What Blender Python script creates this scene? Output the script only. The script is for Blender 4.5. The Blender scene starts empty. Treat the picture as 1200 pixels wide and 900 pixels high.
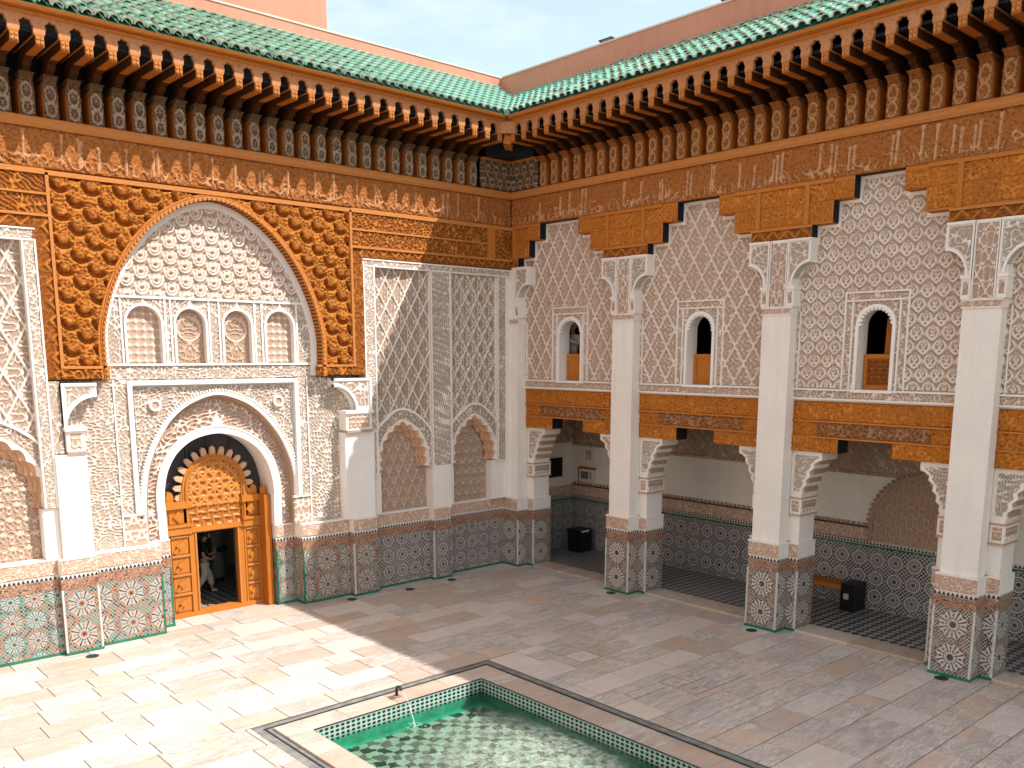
import bpy, math, random
import numpy as np
from mathutils import Matrix, Vector

sc = bpy.context.scene
rng = random.Random(7)
# ------------------------------------------------------------------ camera
CAM = Vector((-17.619, -19.792, 6.2))
cd = bpy.data.cameras.new("camera")
cam = bpy.data.objects.new("camera", cd)
sc.collection.objects.link(cam)
R = Matrix(((0.74174852, 0.11607, -0.66056), (-0.67067643, 0.13085, -0.73012), (0.00150362, 0.98458, 0.17491)))
cam.matrix_world = Matrix.Translation(CAM) @ R.to_4x4()
cd.sensor_fit = 'HORIZONTAL'
cd.sensor_width = 36.0
F_PX = 1060.06
cd.lens = 36.0 * F_PX / 1200.0
cd.shift_x = (600 - 607.17) / 1200.0
cd.shift_y = (604.16 - 450) / 1200.0
cd.clip_start = 0.1
cd.clip_end = 2000
sc.camera = cam
sc.render.resolution_x, sc.render.resolution_y = 1024, 768
Rt = R.transposed()

def project(p):
    c = Rt @ (Vector(p) - CAM)
    return 607.17 + F_PX * c.x / -c.z, 604.16 - F_PX * c.y / -c.z

# ------------------------------------------------------------------ light
SUN = Vector((0.473, -0.647, 1.0)).normalized()
sl = bpy.data.lights.new("sun", 'SUN')
so = bpy.data.objects.new("sun", sl)
sc.collection.objects.link(so)
sl.energy = 2.6
sl.angle = math.radians(0.5)
sl.color = (1.0, 0.97, 0.93)
so.rotation_euler = (-SUN).to_track_quat('-Z', 'Y').to_euler()
so.location = (0, 0, 40)

w = bpy.data.worlds.new("World")
sc.world = w
w.use_nodes = True
nt = w.node_tree
nt.nodes.clear()
wo = nt.nodes.new('ShaderNodeOutputWorld')
bg = nt.nodes.new('ShaderNodeBackground')
sky = nt.nodes.new('ShaderNodeTexSky')
sky.sky_type = 'NISHITA'
sky.sun_disc = False
sky.sun_elevation = math.asin(SUN.z)
sky.sun_rotation = math.atan2(SUN.x, SUN.y)
sky.air_density = 1.0
sky.dust_density = 0.7
sky.ozone_density = 0.3
tc = nt.nodes.new('ShaderNodeTexCoord')
mp = nt.nodes.new('ShaderNodeMapping')
mp.inputs['Scale'].default_value = (1.0, 1.0, 2.4)
no = nt.nodes.new('ShaderNodeTexNoise')
no.inputs['Scale'].default_value = 2.6
no.inputs['Detail'].default_value = 5.0
no.inputs['Roughness'].default_value = 0.55
rp = nt.nodes.new('ShaderNodeMapRange')
rp.inputs['From Min'].default_value = 0.38
rp.inputs['From Max'].default_value = 0.68
rp.inputs['To Min'].default_value = 0.20
rp.inputs['To Max'].default_value = 0.78
mx = nt.nodes.new('ShaderNodeMix')
mx.data_type = 'RGBA'
L = nt.links.new
L(tc.outputs['Generated'], mp.inputs['Vector'])
L(mp.outputs['Vector'], no.inputs['Vector'])
L(no.outputs['Fac'], rp.inputs['Value'])
L(rp.outputs['Result'], mx.inputs['Factor'])
tn = nt.nodes.new('ShaderNodeMix'); tn.data_type = 'RGBA'; tn.blend_type = 'MULTIPLY'; tn.inputs[0].default_value = 1.0
tn.inputs[7].default_value = (.63, .68, .64, 1)
L(sky.outputs['Color'], tn.inputs[6])
L(tn.outputs[2], mx.inputs[6])
mx.inputs[7].default_value = (4.6, 4.45, 4.2, 1)
L(mx.outputs[2], bg.inputs['Color'])
bg.inputs['Strength'].default_value = 0.15
L(bg.outputs['Background'], wo.inputs['Surface'])
sc.view_settings.view_transform = 'Standard'
sc.view_settings.look = 'None'
sc.view_settings.exposure = 1.36
sc.view_settings.gamma = 1.0
try:
    sc.cycles.use_denoising = True
    sc.cycles.denoiser = 'OPENIMAGEDENOISE'
    sc.cycles.max_bounces = 8
    sc.cycles.diffuse_bounces = 5
    sc.cycles.transparent_max_bounces = 8
    sc.cycles.caustics_reflective = False
    sc.cycles.caustics_refractive = False
except Exception:
    pass

# ------------------------------------------------------------------ node expression helper
class Ex:
    """A float socket (or number) with arithmetic that builds Math nodes."""
    def __init__(s, t, v): s.t, s.v = t, v
    def op(s, o, *a):
        n = s.t.nodes.new('ShaderNodeMath'); n.operation = o
        for i, x in enumerate((s,) + a):
            x = x.v if isinstance(x, Ex) else x
            if isinstance(x, (int, float)): n.inputs[i].default_value = x
            else: s.t.links.new(x, n.inputs[i])
        return Ex(s.t, n.outputs[0])
    def __add__(s, o): return s.op('ADD', o)
    __radd__ = __add__
    def __sub__(s, o): return s.op('SUBTRACT', o)
    def __mul__(s, o): return s.op('MULTIPLY', o)
    __rmul__ = __mul__
    def __truediv__(s, o): return s.op('DIVIDE', o)
    def floor(s): return s.op('FLOOR')
    def frac(s): return s.op('FRACT')
    def abs(s): return s.op('ABSOLUTE')
    def cos(s): return s.op('COSINE')
    def lt(s, o): return s.op('LESS_THAN', o)
    def gt(s, o): return s.op('GREATER_THAN', o)
    def mod2(s): return (s * 0.5).frac() * 2.0
    def max(s, o): return s.op('MAXIMUM', o)
    def min(s, o): return s.op('MINIMUM', o)

MATS = {}
def new_mat(name, rough=0.7, spec=0.3):
    m = bpy.data.materials.new(name); m.use_nodes = True
    t = m.node_tree
    b = t.nodes['Principled BSDF']
    b.inputs['Roughness'].default_value = rough
    b.inputs['Specular IOR Level'].default_value = spec
    MATS[name] = m
    return m, t, b

def uv_ex(t):
    u = t.nodes.new('ShaderNodeUVMap'); u.uv_map = 'UVMap'
    s = t.nodes.new('ShaderNodeSeparateXYZ')
    t.links.new(u.outputs[0], s.inputs[0])
    return Ex(t, s.outputs[0]), Ex(t, s.outputs[1])

def mixc(t, a, b, fac):
    n = t.nodes.new('ShaderNodeMix'); n.data_type = 'RGBA'
    for sock, x in ((n.inputs[6], a), (n.inputs[7], b)):
        if isinstance(x, tuple): sock.default_value = (*x[:3], 1)
        else: t.links.new(x, sock)
    f = fac.v if isinstance(fac, Ex) else fac
    if isinstance(f, (int, float)): n.inputs[0].default_value = f
    else: t.links.new(f, n.inputs[0])
    return n.outputs[2]

def noise(t, scale, detail=4, rough=0.55, coord=None, sc3=None, dist=0.0):
    n = t.nodes.new('ShaderNodeTexNoise')
    n.inputs['Scale'].default_value = scale
    n.inputs['Detail'].default_value = detail
    n.inputs['Roughness'].default_value = rough
    n.inputs['Distortion'].default_value = dist
    if coord is None:
        g = t.nodes.new('ShaderNodeNewGeometry'); coord = g.outputs['Position']
    if sc3:
        m = t.nodes.new('ShaderNodeMapping'); m.inputs['Scale'].default_value = sc3
        t.links.new(coord, m.inputs['Vector']); coord = m.outputs['Vector']
    t.links.new(coord, n.inputs['Vector'])
    return n.outputs['Fac']

def ramp(t, fac, lo, hi, a=0.0, b=1.0):
    n = t.nodes.new('ShaderNodeMapRange')
    n.inputs[1].default_value, n.inputs[2].default_value = lo, hi
    n.inputs[3].default_value, n.inputs[4].default_value = a, b
    t.links.new(fac.v if isinstance(fac, Ex) else fac, n.inputs[0])
    return Ex(t, n.outputs[0])

def bump(t, b, h, strength=0.3, dist=0.02):
    n = t.nodes.new('ShaderNodeBump')
    n.inputs['Strength'].default_value = strength
    n.inputs['Distance'].default_value = dist
    t.links.new(h.v if isinstance(h, Ex) else h, n.inputs['Height'])
    t.links.new(n.outputs[0], b.inputs['Normal'])

def plain(name, col, rough=0.7, var=0.12, scale=3.0, spec=0.3, bmp=0.15, bscale=30):
    m, t, b = new_mat(name, rough, spec)
    dark = tuple(c * (1 - var) for c in col); light = tuple(min(1, c * (1 + var)) for c in col)
    c = mixc(t, dark, light, ramp(t, noise(t, scale), .3, .7))
    t.links.new(c, b.inputs['Base Color'])
    if bmp: bump(t, b, noise(t, bscale, 3), bmp, 0.01)
    return m

def relief_mat(name, ground, rib, rough=0.85, blotch=None, spec=0.2):
    specks = .8 if name in ('wood_carved', 'wood_carved_pale', 'wood_board', 'panel_tan', 'panel_grey', 'cartouche', 'wood_boss') else .45 if name == 'fascia' else .30 if name.startswith('stucco') else 0
    """carved surface: 'relief' attribute (0 ground .. 1 top) picks the tinted ground or the pale raised work"""
    m, t, b = new_mat(name, rough, spec)
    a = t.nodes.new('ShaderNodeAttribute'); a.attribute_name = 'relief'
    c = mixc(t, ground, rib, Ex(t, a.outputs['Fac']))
    n2 = ramp(t, noise(t, 1.3, 5), .42, .72)
    c = mixc(t, c, blotch or tuple(x * .8 for x in ground), n2 * .38)
    n3 = ramp(t, noise(t, 14, 3), .35, .75)
    c = mixc(t, c, tuple(min(1, x * 1.05) for x in rib), n3 * .15)
    if specks:                  # random dark pits over the carving, in colour only
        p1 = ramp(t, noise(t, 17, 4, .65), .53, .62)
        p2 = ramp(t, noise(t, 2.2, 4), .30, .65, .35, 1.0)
        c = mixc(t, c, tuple(x * .28 for x in ground), p1 * p2 * specks)
    t.links.new(c, b.inputs['Base Color'])
    bump(t, b, noise(t, 55, 3), .35, .015)
    return m

def wood_mat(name, c0, c1, c2, rough=0.75, relief=None, vert=False, spec=0.14):
    m, t, b = new_mat(name, rough, spec)
    u = t.nodes.new('ShaderNodeUVMap'); u.uv_map = 'UVMap'
    s3 = (22, 1.6, 1) if vert else (1.6, 22, 1)
    g = noise(t, 3.0, 6, .6, u.outputs[0], s3, .6)
    oi = t.nodes.new('ShaderNodeObjectInfo')
    c = mixc(t, c0, c1, ramp(t, g, .3, .7))
    c = mixc(t, c, c2, ramp(t, noise(t, 1.1, 5), .45, .75) * .55)
    c = mixc(t, c, c0, Ex(t, oi.outputs['Random']) * .3)
    if relief:
        a = t.nodes.new('ShaderNodeAttribute'); a.attribute_name = 'relief'
        c = mixc(t, c, relief, Ex(t, a.outputs['Fac']))
    t.links.new(c, b.inputs['Base Color'])
    bump(t, b, g, .35, .012)
    return m

def zellij(name, cell, ca, cb, bga, bgb, white=(.60, .58, .52), dark=(.02, .022, .03), n_bg=6.0, ratio=1.0, bgsize=.33, style='star'):
    m, t, b = new_mat(name, .28, .5)
    u, v = uv_ex(t)
    cu = u / cell + .5; cv = v / (cell * ratio) + .5
    iu, iv = cu.floor(), cv.floor()
    pu = cu - iu - .5; pv = (cv - iv - .5) * ratio
    r = (pu * pu + pv * pv).op('SQRT')
    th = pv.op('ARCTAN2', pu)
    c8 = (th * 8.0).cos(); c16 = (th * 16.0).cos(); s8 = (th * 8.0 + 3.14159).cos()
    par = (iu + iv).mod2().abs().gt(.5)
    # small tesserae between the rosettes
    a = (cu + cv) * n_bg; d = (cu - cv) * n_bg
    fa = (a.frac() - .5).abs(); fd = (d.frac() - .5).abs()
    wn = t.nodes.new('ShaderNodeTexWhiteNoise'); wn.noise_dimensions = '2D'
    cx = t.nodes.new('ShaderNodeCombineXYZ')
    t.links.new(a.floor().v, cx.inputs[0]); t.links.new(d.floor().v, cx.inputs[1])
    t.links.new(cx.outputs[0], wn.inputs['Vector'])
    rnd = Ex(t, wn.outputs['Value'])
    tile = mixc(t, dark, bga, rnd.gt(.42))
    tile = mixc(t, tile, bgb, rnd.gt(.74))
    col = mixc(t, white, tile, fa.max(fd).lt(bgsize))
    main = mixc(t, ca, cb, par)
    if style == 'ring':       # dark rosettes drawn with thin white rings
        rr = r * (1.0 + c16 * .03)
        col = mixc(t, col, dark, rr.lt(.43))
        col = mixc(t, col, white, rr.lt(.395) * rr.gt(.325))
        col = mixc(t, col, main, rr.lt(.325))
        col = mixc(t, col, white, r.lt(.285) * c16.gt(.15) * r.gt(.20))
        col = mixc(t, col, white, r.lt(.165) * r.gt(.115))
        col = mixc(t, col, dark, r.lt(.105))
    else:                     # white star petals parted by dark slots, coloured dashes round them
        rr = r * (1.0 + c8 * .09)
        col = mixc(t, col, main, rr.lt(.47) * c16.gt(-.2) * rr.gt(.41))
        col = mixc(t, col, white, rr.lt(.40))
        col = mixc(t, col, dark, rr.lt(.385) * s8.gt(.86) * r.gt(.13))
        col = mixc(t, col, main, r.lt(.335) * c8.gt(.72) * r.gt(.245))
        col = mixc(t, col, dark, r.lt(.215) * c16.gt(-.2) * r.gt(.165))
        col = mixc(t, col, main, r.lt(.105))
        col = mixc(t, col, dark, r.lt(.055))
    n = ramp(t, noise(t, 2.0, 4), .35, .7)
    col = mixc(t, col, tuple(x * .6 for x in white), n * .3)
    t.links.new(col, b.inputs['Base Color'])
    bump(t, b, (fa.max(fd)).lt(.29), .12, .004)
    return m

# ---- palette
def worn_plaster(name, col, amount):
    m, t, b = new_mat(name, .82, .2)
    g = t.nodes.new('ShaderNodeNewGeometry')
    c = mixc(t, tuple(x * .95 for x in col), tuple(min(1, x * 1.03) for x in col), ramp(t, noise(t, .8, 5), .35, .65))
    streak = ramp(t, noise(t, 2.2, 5, .6, g.outputs['Position'], (2.2, 2.2, .18)), .50, .78)
    c = mixc(t, c, (col[0] * .74, col[1] * .68, col[2] * .60), streak * amount)
    spot = ramp(t, noise(t, 6.5, 6, .7), .60, .74)
    c = mixc(t, c, (col[0] * .72, col[1] * .66, col[2] * .58), spot * (amount * .8))
    crack = (Ex(t, noise(t, 1.7, 6, .6, None, None, 1.2)) - .5).abs()
    c = mixc(t, c, (col[0] * .62, col[1] * .56, col[2] * .5), ramp(t, crack, .0, .006, .28, 0.0))
    t.links.new(c, b.inputs['Base Color'])
    bump(t, b, noise(t, 18, 5), .22, .012)
worn_plaster('terracotta_wall', (.57, .25, .168), .5)
worn_plaster('plaster', (.84, .765, .695), .34)
worn_plaster('plaster_bright', (.84, .79, .74), .16)
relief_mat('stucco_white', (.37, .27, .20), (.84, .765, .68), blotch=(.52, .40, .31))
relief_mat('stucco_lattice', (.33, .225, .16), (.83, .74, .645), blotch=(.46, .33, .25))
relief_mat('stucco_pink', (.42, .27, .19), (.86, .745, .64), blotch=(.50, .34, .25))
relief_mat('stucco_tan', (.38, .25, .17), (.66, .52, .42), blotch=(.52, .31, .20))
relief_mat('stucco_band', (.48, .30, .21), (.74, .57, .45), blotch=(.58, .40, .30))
plain('muqarnas', (.56, .33, .20), .85, .15, 6, .2, .3, 30)  # tan-orange: warm bounce light under the arches put into the colour
relief_mat('wood_carved', (.19, .050, .007), (.54, .19, .030), .75, (.30, .098, .018), .15)
relief_mat('wood_carved_pale', (.33, .098, .012), (.66, .38, .21), .8, (.30, .10, .02), .12)
relief_mat('wood_board', (.42, .128, .016), (.62, .225, .038), .8, (.22, .085, .03), .12)
relief_mat('cartouche', (.20, .075, .022), (.36, .20, .11), .8, (.30, .11, .03), .12)
relief_mat('panel_tan', (.25, .08, .014), (.52, .26, .115), .7, (.34, .13, .03), .2)
relief_mat('panel_grey', (.115, .058, .024), (.40, .30, .22), .8, (.19, .10, .04), .12)
wood_mat('wood', (.40, .12, .018), (.60, .215, .038), (.46, .19, .06))
wood_mat('wood_vertical', (.29, .075, .009), (.50, .16, .02), (.44, .15, .026), vert=True)
wood_mat('wood_pale', (.42, .15, .035), (.58, .24, .075), (.52, .20, .05))
wood_mat('wood_dark', (.045, .018, .008), (.085, .035, .014), (.06, .025, .01))
wood_mat('door_wood', (.40, .125, .012), (.56, .205, .026), (.50, .18, .03), .42, vert=True, spec=.45)
wood_mat('wood_corbel_shade', (.04, .013, .004), (.10, .032, .007), (.07, .022, .005))  # corbel sides: shade of the gaps between them put into the colour
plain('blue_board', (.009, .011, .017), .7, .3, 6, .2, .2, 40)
plain('ray_cream', (.58, .36, .22), .7, .1, 8)
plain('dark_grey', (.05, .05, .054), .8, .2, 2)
plain('black_plastic', (.008, .008, .01), .45, .1, 3)
plain('coping', (.70, .52, .43), .9, .08, 2)
plain('grout', (.15, .12, .10), .95, .2, 4)
plain('channel_stone', (.20, .195, .18), .6, .35, 5)
plain('metal_dark', (.03, .03, .035), .4, .2, 5)
plain('brass', (.30, .22, .13), .35, .2, 9)
plain('drain_metal', (.015, .05, .035), .5, .3, 6)
plain('green_glaze', (.012, .15, .085), .25, .3, 4, .6)
plain('green_pool', (.02, .33, .20), .3, .25, 5, .5)
plain('white_edge', (.55, .54, .48), .4, .1, 10)
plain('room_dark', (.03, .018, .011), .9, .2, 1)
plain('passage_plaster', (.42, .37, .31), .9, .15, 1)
plain('skin', (.42, .22, .14), .6, .1, 9)
plain('hair', (.015, .012, .01), .6, .2, 20)
plain('cloth_black', (.012, .012, .016), .9, .2, 9)
plain('cloth_cream', (.52, .44, .36), .9, .1, 9)
plain('cloth_grey', (.16, .17, .16), .9, .12, 6)
plain('cloth_lightgrey', (.42, .41, .41), .9, .25, 14)
plain('shoe_white', (.6, .6, .58), .7, .05, 9)
plain('sign_red', (.42, .05, .03), .5, .1, 9)
plain('sign_white', (.7, .68, .62), .5, .05, 9)

zellij('zellij_large', .66, (.44, .13, .05), (.44, .15, .06), (.035, .22, .15), (.34, .10, .04), white=(.40, .40, .36), n_bg=8, bgsize=.42)
zellij('zellij_pillar', .66, (.06, .05, .045), (.10, .06, .045), (.02, .022, .026), (.26, .08, .03), white=(.56, .50, .43), n_bg=9, bgsize=.40)
zellij('zellij_small', .44, (.42, .13, .05), (.05, .24, .18), (.035, .22, .15), (.34, .10, .04), white=(.40, .40, .36), n_bg=5.5, bgsize=.43)
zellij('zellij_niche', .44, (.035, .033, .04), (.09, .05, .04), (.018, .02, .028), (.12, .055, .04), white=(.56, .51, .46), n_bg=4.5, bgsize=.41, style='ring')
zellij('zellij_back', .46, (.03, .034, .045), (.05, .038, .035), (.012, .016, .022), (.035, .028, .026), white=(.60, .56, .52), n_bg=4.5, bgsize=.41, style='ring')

def band_mats():
    # black triangles in a row on white
    m, t, b = new_mat('merlon', .4, .4)
    u, v = uv_ex(t)
    f = ((u / .085).frac() - .5).abs() * 2.0
    c = mixc(t, (.62, .58, .52), (.02, .02, .025), f.lt(.80) * (f + (v - 1.62) / .08).lt(1.05) * v.gt(1.625))
    t.links.new(c, b.inputs['Base Color'])
    # brown cut-tile script band
    m, t, b = new_mat('script_tile', .45, .4)
    u, v = uv_ex(t)
    cb = t.nodes.new('ShaderNodeCombineXYZ')
    t.links.new(u.v, cb.inputs[0]); t.links.new(v.v, cb.inputs[1])
    n1 = Ex(t, noise(t, 26, 3, .6, cb.outputs[0], None, .8))
    n2 = noise(t, 4, 3, .5, cb.outputs[0])
    c = mixc(t, (.30, .135, .075), (.42, .235, .155), ramp(t, n2, .3, .7))
    c = mixc(t, c, (.03, .03, .03), n1.gt(.57))
    c = mixc(t, c, (.56, .48, .40), n1.lt(.36))
    t.links.new(c, b.inputs['Base Color'])
    # small lozenge floor tiles
    m, t, b = new_mat('lozenge_floor', .35, .4)
    u, v = uv_ex(t)
    a = (u + v) / .22; d = (u - v) / .22
    ck = (a.floor() + d.floor()).mod2().gt(.5)
    c = mixc(t, (.05, .05, .052), (.36, .34, .31), ck)
    fa = (a.frac() - .5).abs().max((d.frac() - .5).abs())
    c = mixc(t, c, (.12, .11, .10), fa.gt(.46))
    t.links.new(c, b.inputs['Base Color'])
    # pool wall and pool floor mosaics
    m, t, b = new_mat('pool_wall_tile', .25, .5)
    u, v = uv_ex(t)
    a = u / .105; d = v / .075
    fa = (a.frac() - .5).abs(); fd = (d.frac() - .5).abs()
    c = mixc(t, (.42, .48, .42), (.012, .014, .016), (fa.lt(.25)) * (fd.lt(.33)))
    c = mixc(t, c, (.02, .26, .16), (fa.lt(.40)) * (fa.gt(.25)) * (fd.lt(.22)))
    t.links.new(c, b.inputs['Base Color'])
    m, t, b = new_mat('pool_floor_tile', .3, .5)
    u, v = uv_ex(t)
    g = t.nodes.new('ShaderNodeNewGeometry')
    w1 = Ex(t, noise(t, 3.5, 2, .5, g.outputs['Position'])) - .5
    w2 = Ex(t, noise(t, 4.1, 2, .5, g.outputs['Position'], (1.1, 1.1, 1))) - .5
    a = (u + w1 * .34) / .19; d = (v + w2 * .34) / .19
    ck = (a.floor() + d.floor()).mod2().gt(.5)
    c = mixc(t, (.38, .39, .33), (.014, .024, .020), ck)
    ek = ((a * .5).floor() + (d * .5).floor()).mod2().gt(.5)
    c = mixc(t, c, (.32, .27, .22), ek * .35)
    t.links.new(c, b.inputs['Base Color'])
band_mats()

def marble_mat(name, base, vein, warm, rough=.34, bright=1.0):
    m, t, b = new_mat(name, rough, .45)
    oi = t.nodes.new('ShaderNodeObjectInfo')
    g = t.nodes.new('ShaderNodeNewGeometry')
    rv = t.nodes.new('ShaderNodeVectorMath'); rv.operation = 'SCALE'
    rv.inputs[0].default_value = (37, 53, 19)
    t.links.new(oi.outputs['Random'], rv.inputs['Scale'])
    ad = t.nodes.new('ShaderNodeVectorMath'); ad.operation = 'ADD'
    t.links.new(g.outputs['Position'], ad.inputs[0]); t.links.new(rv.outputs[0], ad.inputs[1])
    co = ad.outputs[0]
    n1 = noise(t, 1.0, 7, .62, co, (.7, 3.4, 1), 1.6)
    n2 = noise(t, 2.3, 6, .6, co, (.5, 2.2, 1), 2.4)
    n3 = noise(t, .9, 4, .5, co)
    c = mixc(t, base, tuple(x * .80 for x in base), ramp(t, n1, .40, .66))
    vn = (Ex(t, n2) - .5).abs()
    c = mixc(t, c, vein, ramp(t, vn, .0, .045, .80, 0.0))
    n5 = noise(t, 1.0, 9, .70, co, (.6, 1.5, 1), 2.6)
    c = mixc(t, c, tuple(x * .52 for x in base), ramp(t, n5, .46, .68, 0, .95))
    n6 = noise(t, 5.0, 6, .6, co, (.35, 2.6, 1), 1.2)
    c = mixc(t, c, tuple(min(1, x * 1.2) for x in base), ramp(t, n6, .55, .75, 0, .5))
    c = mixc(t, c, warm, ramp(t, n3, .50, .70, 0, .85))
    rr = Ex(t, oi.outputs['Random'])
    c = mixc(t, c, tuple(x * .74 for x in warm), ((rr * 7.13).frac()).gt(.80) * .5)
    c = mixc(t, c, tuple(min(1, x * 1.14) for x in base), ((rr * 3.71).frac()).gt(.70) * .45)
    c = mixc(t, c, tuple(x * .66 for x in base), ((rr * 11.9).frac()) * .20)
    t.links.new(c, b.inputs['Base Color'])
    rg = ramp(t, n1, .3, .7, rough - .08, rough + .15)
    t.links.new(rg.v, b.inputs['Roughness'])
    return m
marble_mat('marble', (.66, .575, .51), (.27, .21, .17), (.62, .42, .30))
marble_mat('marble_kerb', (.62, .52, .43), (.42, .33, .26), (.60, .40, .28))

def roof_mat():
    m, t, b = new_mat('roof_glaze', .22, .6)
    oi = t.nodes.new('ShaderNodeObjectInfo')
    r = Ex(t, oi.outputs['Random'])
    c = mixc(t, (.035, .24, .15), (.12, .42, .30), r)
    c = mixc(t, c, (.025, .17, .11), ((r * 9.7).frac()).gt(.82) * .7)
    c = mixc(t, c, (.46, .47, .40), ramp(t, noise(t, 9, 4), .50, .70, 0, .8))
    t.links.new(c, b.inputs['Base Color'])
    bump(t, b, noise(t, 40, 3), .2, .01)
    plain('tile_end', (.56, .47, .38), .8, .2, 8)
    plain('roof_bed', (.035, .13, .085), .6, .4, 6)
roof_mat()

def water_mat():
    m = bpy.data.materials.new('water'); m.use_nodes = True
    t = m.node_tree; t.nodes.clear()
    o = t.nodes.new('ShaderNodeOutputMaterial')
    tr = t.nodes.new('ShaderNodeBsdfTransparent'); tr.inputs[0].default_value = (.72, .92, .84, 1)
    gl = t.nodes.new('ShaderNodeBsdfGlossy'); gl.inputs['Roughness'].default_value = .03
    fr = t.nodes.new('ShaderNodeFresnel'); fr.inputs[0].default_value = 1.33
    ms = t.nodes.new('ShaderNodeMixShader')
    b = t.nodes.new('ShaderNodeBump'); b.inputs['Strength'].default_value = .35; b.inputs['Distance'].default_value = .05
    t.links.new(noise(t, 9, 4, .6, None, None, .8), b.inputs['Height'])
    t.links.new(b.outputs[0], gl.inputs['Normal']); t.links.new(b.outputs[0], fr.inputs['Normal'])
    t.links.new(fr.outputs[0], ms.inputs[0]); t.links.new(tr.outputs[0], ms.inputs[1]); t.links.new(gl.outputs[0], ms.inputs[2])
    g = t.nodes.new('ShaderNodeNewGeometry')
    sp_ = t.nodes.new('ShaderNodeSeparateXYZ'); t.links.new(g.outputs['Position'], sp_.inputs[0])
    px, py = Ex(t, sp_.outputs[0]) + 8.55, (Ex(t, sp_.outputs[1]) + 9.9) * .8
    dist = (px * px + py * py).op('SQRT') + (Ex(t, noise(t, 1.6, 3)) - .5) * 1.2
    glare_foam = ramp(t, dist, .4, 1.9, .70, 0.0) * ramp(t, noise(t, 8, 6, .7, None, None, 1.0), .40, .62, .15, .80)  # pale diffuse patch: sky glare painted onto the water, with some foam
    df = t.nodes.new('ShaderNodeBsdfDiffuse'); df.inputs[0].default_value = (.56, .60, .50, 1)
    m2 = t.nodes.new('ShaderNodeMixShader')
    t.links.new(glare_foam.v, m2.inputs[0]); t.links.new(ms.outputs[0], m2.inputs[1]); t.links.new(df.outputs[0], m2.inputs[2])
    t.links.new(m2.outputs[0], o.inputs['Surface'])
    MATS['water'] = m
    m, t, b = new_mat('foam', .25, .5)
    b.inputs['Base Color'].default_value = (.75, .82, .80, 1)
    b.inputs['Alpha'].default_value = .26
water_mat()

# ------------------------------------------------------------------ frames: local (u right, z up, n toward viewer) -> world
def FA(p): return np.stack([p[:, 0], -p[:, 2], p[:, 1]], 1)      # left facade, plane Y=0
def FB(p): return np.stack([-p[:, 2], -p[:, 0], p[:, 1]], 1)     # right gallery side, plane X=0 (u = -Y)
def FG(p): return p.copy()                                        # ground: u=X, z=Y, n=Z

# ------------------------------------------------------------------ objects
COL = sc.collection
WL = {}
def link(o, parent, world):
    COL.objects.link(o)
    o.parent = parent
    pw = WL[parent.name] if parent else Vector((0, 0, 0))
    o.location = Vector(world) - pw
    WL[o.name] = Vector(world)
    return o

def meta(o, label=None, cat=None, group=None, kind=None):
    if label: o['label'] = label
    if cat: o['category'] = cat
    if group: o['group'] = group
    if kind: o['kind'] = kind
    return o

def thing(name, label, cat, loc=(0, 0, 0), group=None, kind=None):
    o = bpy.data.objects.new(name, None)
    o.empty_display_size = .2
    link(o, None, loc)
    return meta(o, label, cat, group, kind)

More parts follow.
